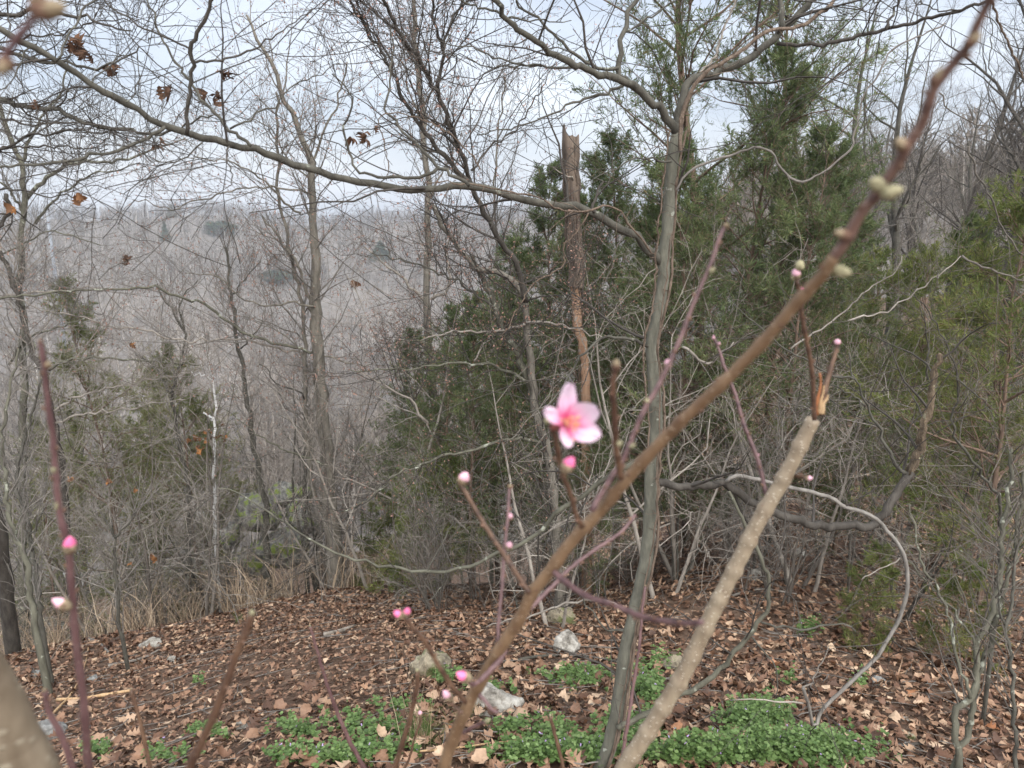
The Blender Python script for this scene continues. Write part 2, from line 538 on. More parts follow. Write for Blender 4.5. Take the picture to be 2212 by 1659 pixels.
def leaf_verts(n, size, rgen, kinds=None):
    """n curled lobed leaves lying about the origin: returns (n,30,3) and quads (18,4)."""
    k = rgen.integers(0, 4, n) if kinds is None else kinds
    sh = [leaf_shape(i) for i in range(4)]
    st = sh[0][0]
    wd = np.array([s[1] for s in sh])[k]
    L = np.asarray(size).reshape(-1, 1)
    x = (st[None] - .5) * L
    asym = rgen.uniform(.75, 1.2, (n, 1))
    wl, wr = wd * L * .95 * asym, wd * L * .95 / asym
    curl = rgen.normal(0, 1.0, (n, 1)) * 1.5 / L + .5 / L
    bend = rgen.normal(0, 1.0, (n, 1)) / L
    zc = bend * x * x
    twist = rgen.normal(0, 1.6, (n, 1)) / L
    z_l = zc + curl * wl ** 2 + twist * x * wl + rgen.normal(0, .03, wl.shape) * L
    z_r = zc + curl * wr ** 2 - twist * x * wr + rgen.normal(0, .03, wl.shape) * L
    off = np.array([0, .04, -.02, .05, -.03, .05, -.03, .04, 0, 0])[None] * L
    A = np.stack([x + off, wl, z_l], -1); C = np.stack([x, 0 * x, zc], -1); Bv = np.stack([x + off, -wr, z_r], -1)
    V = np.stack([A, C, Bv], 2).reshape(n, 30, 3)
    Q = []
    for i in range(9):
        a = i * 3
        Q += [[a, a + 1, a + 4, a + 3], [a + 1, a + 2, a + 5, a + 4]]
    return V, np.array(Q)

def rotz(V, a):
    c, s = np.cos(a)[:, None], np.sin(a)[:, None]
    o = V.copy()
    o[..., 0] = V[..., 0] * c - V[..., 1] * s
    o[..., 1] = V[..., 0] * s + V[..., 1] * c
    return o

def tilt(V, ax, a):
    """tilt (n,m,3) about a horizontal axis at angle ax by a."""
    V = rotz(V, -ax)
    c, s = np.cos(a)[:, None], np.sin(a)[:, None]
    o = V.copy()
    o[..., 1] = V[..., 1] * c - V[..., 2] * s
    o[..., 2] = V[..., 1] * s + V[..., 2] * c
    return rotz(o, ax)

# ================================================================== THE SETTING
nr, na = 190, 260
rad = np.concatenate([[0.0], np.geomspace(.35, 700, nr - 1)])
ang = np.linspace(0, 2 * math.pi, na, endpoint=False)
RR2, AA = np.meshgrid(rad, ang, indexing='ij')
gx, gy = RR2 * np.sin(AA), RR2 * np.cos(AA)
gzv = terrain(gx, gy)
Vg = np.stack([gx, gy, gzv], -1).reshape(-1, 3)
i = np.arange(nr - 1)[:, None]; j = np.arange(na)[None]
Qg = np.stack([i * na + j, (i + 1) * na + j, (i + 1) * na + (j + 1) % na, i * na + (j + 1) % na], -1).reshape(-1, 4)
cut = int(np.searchsorted(rad, 42)) * na
structure('ground', Vg[:cut + na], Qg[:cut], M['ground'])
structure('hills', Vg[cut:], Qg[cut:] - cut, M['hill'])

# ---- haze over the valley
hz = bpy.data.materials.new('haze'); hz.use_nodes = True
ht = hz.node_tree
ht.nodes.remove(ht.nodes['Principled BSDF'])
pv = ht.nodes.new('ShaderNodeVolumePrincipled')
pv.inputs['Color'].default_value = (.9, .945, 1, 1)
pv.inputs['Density'].default_value = 0.0007
pv.inputs['Anisotropy'].default_value = 0.2
ht.links.new(pv.outputs[0], ht.nodes['Material Output'].inputs['Volume'])
zb, zt, xb = float(gzv.min()) - 1.5, 22.0, 715
Vh = np.array([[x, y, z] for z in (zb, zt) for x, y in ((-xb, -xb), (xb, -xb), (xb, xb), (-xb, xb))], float)
Qh = np.array([[3, 2, 1, 0], [4, 5, 6, 7], [0, 1, 5, 4], [1, 2, 6, 5], [2, 3, 7, 6], [3, 0, 4, 7]])
o = obj('haze', mesh('haze', Vh, Qh, hz, smooth=False)); o['kind'] = 'stuff'

# ---- far woods: the whole valley and the ridge beyond, one mass of bare crowns
def sliver_trees(pos, hgt, rgen, per=70):
    """bare trees of thin slivers: (n,3) feet, heights -> verts, tris, rnd."""
    n = len(pos)
    Vs, As = [], []
    h = hgt[:, None]
    # trunk: two crossed slivers
    for k in range(2):
        a = rgen.uniform(0, math.pi, n)
        w = .011 * hgt
        dx, dy = np.cos(a) * w, np.sin(a) * w
        lean = rgen.normal(0, .05, (n, 2)) * h
        top = np.stack([pos[:, 0] + lean[:, 0], pos[:, 1] + lean[:, 1], pos[:, 2] + hgt * .95], -1)
        Vs.append(np.stack([pos + np.stack([dx, dy, -.5 + 0 * dx], -1), pos - np.stack([dx, dy, .5 + 0 * dx], -1), top], 1)[:, None])
        As.append(np.repeat(rgen.random((n, 1)) ** .5, 3, 1)[:, None])
    f = rgen.uniform(.2, .95, (n, per))
    a = rgen.uniform(0, 2 * math.pi, (n, per)); el = rgen.uniform(.25, 1.25, (n, per))
    ln = h * rgen.uniform(.12, .34, (n, per)) * (1.15 - f * .75)
    st_r = rgen.uniform(0, .16, (n, per)) * h * np.sin(np.clip(f, .1, 1) * math.pi) 
    sx, sy = np.cos(a) * st_r, np.sin(a) * st_r
    p0 = np.stack([pos[:, None, 0] + sx, pos[:, None, 1] + sy, pos[:, None, 2] + f * h * .85], -1)
    a2 = a + rgen.normal(0, .5, (n, per))
    d = np.stack([np.cos(a2) * np.cos(el), np.sin(a2) * np.cos(el), np.sin(el)], -1)
    p1 = p0 + d * ln[..., None]
    wv = np.cross(d, rgen.normal(size=d.shape)); wv = norm(wv) * (.0055 * h[..., None] * rgen.uniform(.5, 1.5, (n, per, 1)))
    Vs.append(np.stack([p0 - wv, p0 + wv, p1], 2))
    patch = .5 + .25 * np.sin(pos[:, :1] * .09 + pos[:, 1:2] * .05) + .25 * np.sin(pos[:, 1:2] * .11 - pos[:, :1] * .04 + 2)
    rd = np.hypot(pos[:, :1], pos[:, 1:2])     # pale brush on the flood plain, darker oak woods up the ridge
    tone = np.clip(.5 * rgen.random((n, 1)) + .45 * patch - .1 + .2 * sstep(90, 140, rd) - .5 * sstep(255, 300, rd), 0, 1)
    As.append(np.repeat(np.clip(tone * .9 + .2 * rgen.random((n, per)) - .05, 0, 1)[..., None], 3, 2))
    V = np.concatenate(Vs, 1).reshape(-1, 3); A = np.concatenate(As, 1).reshape(-1)
    Q = np.arange(len(V)).reshape(-1, 3)
    return V, Q, A
rf = np.random.default_rng(3)
bands = [(55, 110, 480, 9, 130), (110, 200, 1000, 10, 100), (200, 300, 1700, 10, 70), (300, 430, 4800, 8.5, 50)]
fw = []
for r0, r1, n, hh, per in bands:
    r = np.sqrt(rf.uniform(r0 ** 2, r1 ** 2, n)); a = np.radians(rf.uniform(-46, 46, n))
    x, y = r * np.sin(a), r * np.cos(a)
    P = np.stack([x, y, terrain(x, y)], -1)
    fw.append(sliver_trees(P, hh * rf.uniform(.6, 1.25, n), rf, per))
V, Q_, A = join(fw)
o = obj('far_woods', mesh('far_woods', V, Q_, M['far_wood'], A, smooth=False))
tag(o, 'hazy grey bare woods covering the valley floor and the far ridge', 'woods', kind='stuff')

# ---- transmission pole and wires, far down the valley on the left
pb = at(104, 480, 190.0)
g = gz(pb[0], pb[1])
root = empty('transmission_pole', (pb[0], pb[1], g), 'pale steel transmission pole rising out of the far woods', 'pole')
topz = at(98, 318, 190.0)[2]
V, Q_ = tube([(pb[0], pb[1], g - .5), (pb[0], pb[1], topz)], [.45, .3], 12)
world_part('shaft', V, Q_, M['steel'], root)
for k, f in enumerate((.0, 1.0, 2.0)):
    z = topz - 1.0 - f * 3.2
    V, Q_ = join([tube([(pb[0] - 2.6, pb[1], z + .4), (pb[0], pb[1], z), (pb[0] + 2.6, pb[1], z + .4)], [.1, .16, .1], 6)])[:2]
    world_part('crossarm', V, Q_, M['steel'], root)
for k, (x0, y0, x1, y1) in enumerate([(98, 330, 980, 452), (98, 352, 980, 462), (98, 374, 980, 470), (98, 398, 900, 476)]):
    a, b = at(x0, y0, 190), at(x1, y1, 330)
    t = np.linspace(0, 1, 24)[:, None]
    P = a * (1 - t) + b * t; P[:, 2] -= (4 * t * (1 - t) * 5)[:, 0]
    V, Q_ = tube(P, np.full(24, .045), 4, False)
    o = obj('power_line', mesh('power_line', V, Q_, M['cable']))
    tag(o, 'thin power line strung over the valley, %s of four' % ['topmost', 'second from top', 'third from top', 'lowest'][k], 'power line', 'power lines over the valley')

# ---- dark evergreens far down in the valley
def needle_ball(n, rx, rzz, sz, rgen, cone=False):
    u = norm(rgen.normal(size=(n, 3))) * (rgen.random((n, 1)) ** .4)
    if cone:
        z = rgen.random(n) ** 1.3
        a = rgen.uniform(0, 2 * math.pi, n); rr_ = (1 - z) * (rgen.random(n) ** .5)
        c = np.stack([np.cos(a) * rr_ * rx, np.sin(a) * rr_ * rx, z * rzz * 2], -1)
    else:
        lump = 1 + .22 * np.sin(u[:, :1] * 5 + u[:, 1:2] * 7) 
        c = u * lump * np.array([rx, rx, rzz]); c[:, 2] += rzz
    d = norm(rgen.normal(size=(n, 3)) + np.array([0, 0, .4])); w = norm(np.cross(d, rgen.normal(size=(n, 3))))
    s = sz * rgen.uniform(.6, 1.4, (n, 1))
    V = np.stack([c - w * s * .3, c + w * s * .3, c + d * s], 1).reshape(-1, 3)
    return V, np.arange(len(V)).reshape(-1, 3), np.repeat(rgen.random(n), 3)
def far_hit(x, y):
    r = ray(x, y); t = np.geomspace(20, 600, 6000)
    i = np.argmax(r[2] * t <= terrain(r[0] * t, r[1] * t)); return r * t[max(i, 1)], t[max(i, 1)]
for (x, y, wpx, hpx, cone, lab) in [
        (478, 508, 56, 27, False, 'round dark green pine crown standing alone in the grey valley woods'),
        (358, 520, 24, 40, True, 'slim dusky evergreen left of the round pine in the valley'),
        (372, 470, 26, 26, True, 'small evergreen near the top of the far ridge'),
        (822, 560, 50, 36, True, 'dusky green evergreen behind the straight grey trunk'),
        (1085, 545, 40, 44, True, 'bluish evergreen in the valley beside the dark leaning trunk'),
        (600, 610, 60, 24, False, 'broad low evergreen half hidden behind the twin trunked tree')]:
    p, Yd = far_hit(x, y)
    g = gz(p[0], p[1])
    rx, rzz = wpx / F * Yd / 2, hpx / F * Yd / 2
    root = empty('valley_evergreen', (p[0], p[1], g), lab, 'evergreen', 'evergreens down in the valley')
    V, Q_, A = needle_ball(3000, rx, rzz, rx * .2, rf, cone)
    V[:, :2] *= 1 + .25 * np.sin(V[:, 2:3] * 3.1 + V[:, :1] * 1.7)
    obj('crown', mesh('crown', V, Q_, M['far_pine'], A, False), root)
    V, Q_ = tube([(0, 0, -.4), (0, 0, rzz)], [.22, .1], 6)
    obj('trunk', mesh('trunk', V, Q_, M['dark_bark']), root)

# ================================================================== TREE STOCK (shared meshes)
def stock_tree(seed, h, r0, limbs, bm, tm, lean=.04, up=.35, first=.28, l1=.42, twig=2, tips=4, spread=(30, 62), multi=1):
    global rng
    keep = rng
    rng = np.random.default_rng(seed)
    parts = []
    trunks = []
    for s_ in range(multi):
        n = 14
        d = np.array([rng.normal(0, lean), rng.normal(0, lean), 1.0])
        if multi > 1:
            a = s_ * 2 * math.pi / multi + rng.normal(0, .4)
            d = np.array([math.cos(a) * .33, math.sin(a) * .33, 1])
        P = [np.array([0, 0, -.25])]
        hh = h * (1 if s_ == 0 else rng.uniform(.6, .95))
        for k in range(n - 1):
            d = norm(d + rng.normal(0, .075, 3) * np.array([1, 1, .3]) + np.array([0, 0, .06]))
            P.append(P[-1] + d * (hh + .25) / (n - 1))
        P = np.array(P)
        R = r0 * (1 if s_ == 0 else .8) * (1 - np.linspace(0, .93, n) ** 1.1) * (1 + .05 * rng.normal(size=n)); R[0] *= 1.3
        trunks.append((P, R))
        V, Q_ = tube(P, R, 10, True, .05)
        parts.append(('trunk' if multi == 1 else 'stem', mesh('trunk', V, Q_, M[bm]), None))
    Ps, Rs = stack(trunks, 20)
    B, BR, ln = grow(Ps, Rs, limbs, h * l1, spread, first, .98, 9, up, .2, .55, 1, .003, .55)
    for k in range(len(B)):
        V, Q_ = tube_batch(B[k:k + 1], BR[k:k + 1], 6)
        parts.append(('branch', mesh('branch', V, Q_, M[bm]), None))
    tw = []
    P2, R2, ln2 = grow(B, BR, 7, ln * .55, (28, 65), .12, 1, 6, up * .5, .22, .6, .02, .0016, .4)
    tw.append(tube_batch(P2, R2, 4))
    cur, cr, cl = P2, R2, ln2
    for lev in range(twig):
        cur, cr, cl = grow(cur, cr, tips, cl * .62, (25, 60), .1, 1, 4, up * .3, .22, .7, .006, .0011, .35)
        tw.append(tube_batch(cur, cr, 3))
    V, Q_, _ = join(tw)
    parts.append(('twigs', mesh('twigs', V, Q_, M[tm]), 'stuff'))
    rng = keep
    return parts

def plant(stock, name, x, y, label, cat, group=None, sc=1.0, rot=None, sink=0.0, tiltv=(0, 0)):
    r = empty(name, (x, y, gz(x, y) - sink), label, cat, group)
    r.rotation_euler = (tiltv[0], tiltv[1], random.uniform(0, 6.28) if rot is None else rot)
    r.scale = (sc, sc, sc)
    for nm, me, kind in stock:
        obj(nm, me, r, None, kind)
    return r

def small(stock):
    """the same tree as two parts, for trees too far off to show their branches apart."""
    out = []
    vs = {'trunk': [], 'crown': []}
    for nm, me, kind in stock:
        n = len(me.vertices); V = np.empty(n * 3, np.float32); me.vertices.foreach_get('co', V); V = V.reshape(-1, 3)
        npoly = len(me.polygons); lt = np.empty(npoly, np.int32); me.polygons.foreach_get('loop_total', lt)
        li = np.empty(len(me.loops), np.int32); me.loops.foreach_get('vertex_index', li)
        st = np.concatenate([[0], np.cumsum(lt)[:-1]])
        Q = np.stack([li[st], li[st + 1], li[st + 2], np.where(lt == 4, li[np.minimum(st + 3, len(li) - 1)], li[st + 2])], -1)
        vs['trunk' if nm in ('trunk', 'stem') else 'crown'].append((V, Q))
    mt = {'trunk': stock[0][1].materials[0], 'crown': stock[-1][1].materials[0]}
    for nm in ('trunk', 'crown'):
        V, Q, _ = join(vs[nm])
        out.append((nm, mesh(nm, V, Q, mt[nm]), None))
    return out

oak = [stock_tree(21, 10.0, .15, 13, 'dark_bark', 'dark_twig', up=.3), stock_tree(22, 9.0, .12, 12, 'grey_bark', 'brown_twig', up=.45)]
slim = [stock_tree(31, 7.5, .075, 12, 'grey_bark', 'pale_twig', up=.5, l1=.34), stock_tree(32, 6.5, .06, 12, 'lichen_bark', 'brown_twig', up=.6, l1=.36)]
oak_s, slim_s = [small(s) for s in oak], [small(s) for s in slim]
shrub = [stock_tree(41, 2.3, .018, 4, 'grey_twig', 'pale_twig', up=.35, first=.2, l1=.42, twig=1, tips=4, multi=5),
         stock_tree(42, 1.8, .014, 4, 'grey_twig', 'brown_twig', up=.3, first=.15, l1=.5, twig=1, tips=5, multi=6),
         stock_tree(43, 2.8, .022, 5, 'grey_bark', 'pale_twig', up=.25, first=.2, l1=.45, twig=1, tips=5, spread=(45, 80), multi=3)]

arch = [stock_tree(45, 2.6, .02, 6, 'grey_twig', 'pale_twig', up=.03, first=.25, l1=.8, twig=1, tips=3, spread=(60, 95), multi=2),
        stock_tree(46, 3.0, .024, 6, 'pale_twig', 'pale_twig', up=.08, first=.2, l1=.7, twig=1, tips=3, spread=(55, 90), multi=2)]

def stock_cedar(seed, h, w, nb, fm, blades=9, bare=.12, droop=.1, sub=9, twr=.035):
    global rng
    keep = rng
    rng = np.random.default_rng(seed)
    n = 12
    P = [np.array([0, 0, -.25])]; d = np.array([0, 0, 1.0])
    for k in range(n - 1):
        d = norm(d + rng.normal(0, .04, 3)); P.append(P[-1] + d * (h + .25) / (n - 1))
    P = np.array(P); R = twr * h / 4 * (1 - np.linspace(0, .95, n)); R[0] *= 1.25
    V, Q_ = tube(P, R, 10, True, .07)
    parts = [('trunk', mesh('trunk', V, Q_, M['cedar_bark']), None)]
    t = bare + (1 - bare) * (np.arange(nb) + rng.random(nb)) / nb
    f = t * (n - 1); i = np.minimum(f.astype(int), n - 2); ww = (f - i)[:, None]
    p0 = P[i] * (1 - ww) + P[i + 1] * ww
    a = rng.uniform(0, 2 * math.pi, nb)
    prof = np.clip((1.02 - t) / (1 - bare), 0, 1) ** .75 * np.clip(.45 + (t - bare) * 2.2, 0, 1)
    L = w / 2 * prof * rng.uniform(.55, 1.25, nb) + .12
    el = .15 + .8 * t + rng.normal(0, .18, nb)
    m = 7
    d = np.stack([np.cos(a) * np.cos(el), np.sin(a) * np.cos(el), np.sin(el)], -1)
    pts = [p0]; cur = p0
    for k in range(m - 1):
        d = norm(d + rng.normal(0, .12, d.shape) + np.array([0, 0, .07 - droop * .5]))
        cur = cur + d * (L / (m - 1))[:, None]; pts.append(cur)
    B = np.stack(pts, 1); s = np.linspace(0, 1, m)[None]
    BR = (.004 + .007 * L)[:, None] * (1 - s) + .0025 * s
    big = np.argsort(-L)[:10]
    for k in big:
        V, Q_ = tube_batch(B[k:k + 1], BR[k:k + 1], 5)
        parts.append(('branch', mesh('branch', V, Q_, M['cedar_bark']), None))
    rest = np.setdiff1d(np.arange(nb), big)
    B2, R2, l2 = grow(B, BR, sub, np.clip(L * .55, .18, .6), (25, 60), .25, 1, 5, .15, .18, .5, .004, .0014, .4)
    B3, R3, l3 = grow(B2, R2, 4, l2 * .5, (25, 55), .2, 1, 4, .12, .2, .6, .002, .001, .3)
    V, Q_, _ = join([tube_batch(B[rest], BR[rest], 4), tube_batch(B2, R2, 3), tube_batch(B3, R3, 3)])
    parts.append(('twigs', mesh('twigs', V, Q_, M['cedar_bark']), 'stuff'))
    # sprays of scale leaves: narrow blades set along the finest shoots
    al = np.concatenate([B3.reshape(-1, 4, 3), np.stack([B2[:, 1], B2[:, 2], B2[:, 3], B2[:, 4]], 1)])
    nn = blades
    tt = rng.random((len(al), nn)) * 3; ii = np.minimum(tt.astype(int), 2); fr = (tt - ii)[..., None]
    bb = np.arange(len(al))[:, None]
    c = (al[bb, ii] * (1 - fr) + al[bb, ii + 1] * fr).reshape(-1, 3)
    tn = norm(al[bb, ii + 1] - al[bb, ii]).reshape(-1, 3)
    dd = norm(tn + rng.normal(0, .6, tn.shape) + np.array([0, 0, .12]))
    wv = norm(np.cross(dd, rng.normal(size=dd.shape)))
    ln = rng.uniform(.025, .07, (len(c), 1)); wd = ln * rng.uniform(.045, .08, (len(c), 1))
    mid = c + dd * ln * .55
    V = np.stack([c, mid + wv * wd, c + dd * ln, mid - wv * wd], 1).reshape(-1, 3)
    Qn = np.arange(len(V)).reshape(-1, 4)
    base = np.repeat(rng.random(nb), sub)            # each branch has its own tone
    tone = np.concatenate([np.repeat(base, 4), base])
    A = np.clip(np.repeat(tone, nn) * .5 + rng.random(len(c)) * .5, 0, .97)
    dead = rng.random(len(c)) < .012; A[dead] = 1.0
    parts.append(('foliage', mesh('foliage', V, Qn, M[fm], np.repeat(A, 4), False), 'stuff'))
    rng = keep
    return parts
ced_tall = stock_cedar(51, 7.0, 3.3, 70, 'cedar_dark', 18, .3)
ced_mid = stock_cedar(52, 4.4, 2.6, 62, 'cedar_dark', 17, .18)
ced_olive = stock_cedar(53, 4.0, 3.0, 52, 'cedar_olive', 16, .24, droop=.16)
ced_thin = stock_cedar(54, 5.2, 2.8, 62, 'cedar_pale', 16, .12)
ced_small = stock_cedar(55, 1.6, 1.3, 30, 'cedar_olive', 15, .03)

# ================================================================== TREES TRACED FROM THE PHOTOGRAPH
def traced(name, label, cat, limbs, bm, tm, twigs=(), group=None, sides=10, twig_kind='twigs', buds=None):
    """limbs: (part, positions, Y0, Y1, w0, w1[, opts]); the first limb is the trunk and runs down into the ground."""
    built = []
    for k, l in enumerate(limbs):
        part, pix, Y0, Y1, w0, w1 = l[:6]
        op = l[6] if len(l) > 6 else {}
        n = op.get('n', max(10, min(44, int(sum(math.dist(pix[i], pix[i + 1]) for i in range(len(pix) - 1)) / 14))))
        P, R = path(pix, Y0, Y1, w0, w1, n, op.get('wob', .003), op.get('knob', .05), op.get('Ym'))
        if k or pix[-1][1] < 400:
            P, R = run_out(P, R, pix, 1.1 if Y1 < 7 else 2.5)
        if op.get('ground', k == 0):
            P, R = to_ground(P, R)
        built.append((part, P, R, op))
    base = built[0][1][0]
    root = empty(name, tuple(base), label, cat, group)
    for part, P, R, op in built:
        V, Q_ = tube(P, R, op.get('s', sides), True, op.get('lump', .04))
        oo = world_part(part, V, Q_, M[op.get('m', bm)], root)
        if 'label' in op: oo['label'] = op['label']
    if twigs:
        src = []
        for part, P, R, op in built:
            if op.get('tw', 1) <= 0: continue
            L = np.linalg.norm(np.diff(P, axis=0), axis=1).sum()
            for r_ in range(max(1, int(round(L / twigs[0][1] * op.get('tw', 1))))):
                src.append((P, R))
        cur, cr = stack(src, 24)
        tw = []; last = None
        for k, (n, L, kw) in enumerate(twigs):
            cur, cr, ln = grow(cur, cr, n, L, **kw)
            tw.append(tube_batch(cur, cr, 4 if k == 0 else 3)); last = (cur, cr)
        V, Q_, _ = join(tw)
        world_part(twig_kind, V, Q_, M[tm], root, kind='stuff')
        if buds:
            nb_, size, bmat = buds
            c = last[0]
            tt = rng.random((len(c), nb_)) * (c.shape[1] - 1); ii = np.minimum(tt.astype(int), c.shape[1] - 2)
            bb = np.arange(len(c))[:, None]; fr = (tt - ii)[..., None]
            p = (c[bb, ii] * (1 - fr) + c[bb, ii + 1] * fr).reshape(-1, 3)
            d = norm(rng.normal(size=p.shape) + np.array([0, 0, -.7])); w = norm(np.cross(d, rng.normal(size=p.shape)))
            sz = size * rng.uniform(.5, 1.5, (len(p), 1))
            V = np.stack([p, p + d * sz * .55 + w * sz * .25, p + d * sz, p + d * sz * .55 - w * sz * .25], 1).reshape(-1, 3)
            world_part('blossom', V, np.arange(len(V)).reshape(-1, 4), M[bmat], root, np.repeat(rng.random(len(p)), 4), 'stuff', False)
    return root, built

# ---- the vine-hung tree in the middle: trunk, great limb to the left, forked crown, looping limbs to the right
H = []
trunkH = [(1464, 283)] + q(1, 0, [(2145, 1050), (2122, 1300), (2108, 1500), (2090, 1658)]) + q(1, 1, [(2085, 150), (2065, 300), (2035, 450), (2010, 560), (2015, 700), (2032, 900), (2040, 1150), (2010, 1400), (2003, 1658)]) + q(1, 2, [(1990, 200), (1950, 450), (1885, 700), (1835, 950), (1795, 1250), (1740, 1500), (1670, 1680)])
H.append(('trunk', trunkH[::-1], 2.56, 2.56, 32, 25, {'s': 14, 'n': 46, 'lump': .015, 'm': 'trunk_bark', 'tw': .12, 'wob': .0012, 'knob': .025}))
limbA = [(1434, 575)] + q(1, 0, [(1990, 1610), (1880, 1510), (1740, 1440), (1620, 1375), (1540, 1342), (1400, 1330), (1250, 1312), (1100, 1272), (950, 1228), (820, 1205), (650, 1222), (500, 1222), (300, 1210), (150, 1187), (0, 1158)]) + q(0, 0, [(2050, 1110), (1900, 1058), (1750, 1003), (1600, 947), (1480, 940), (1330, 910), (1200, 858), (1060, 815), (930, 735), (800, 650), (600, 540), (480, 470), (370, 400), (190, 305), (80, 238), (-120, 140), (-500, -60)])
H.append(('limb', limbA, 2.56, 1.75, 17, 12.5, {'n': 60, 's': 12, 'tw': .35, 'm': 'grey_bark'}))
YA = lambda f: 2.56 + (1.75 - 2.56) * f
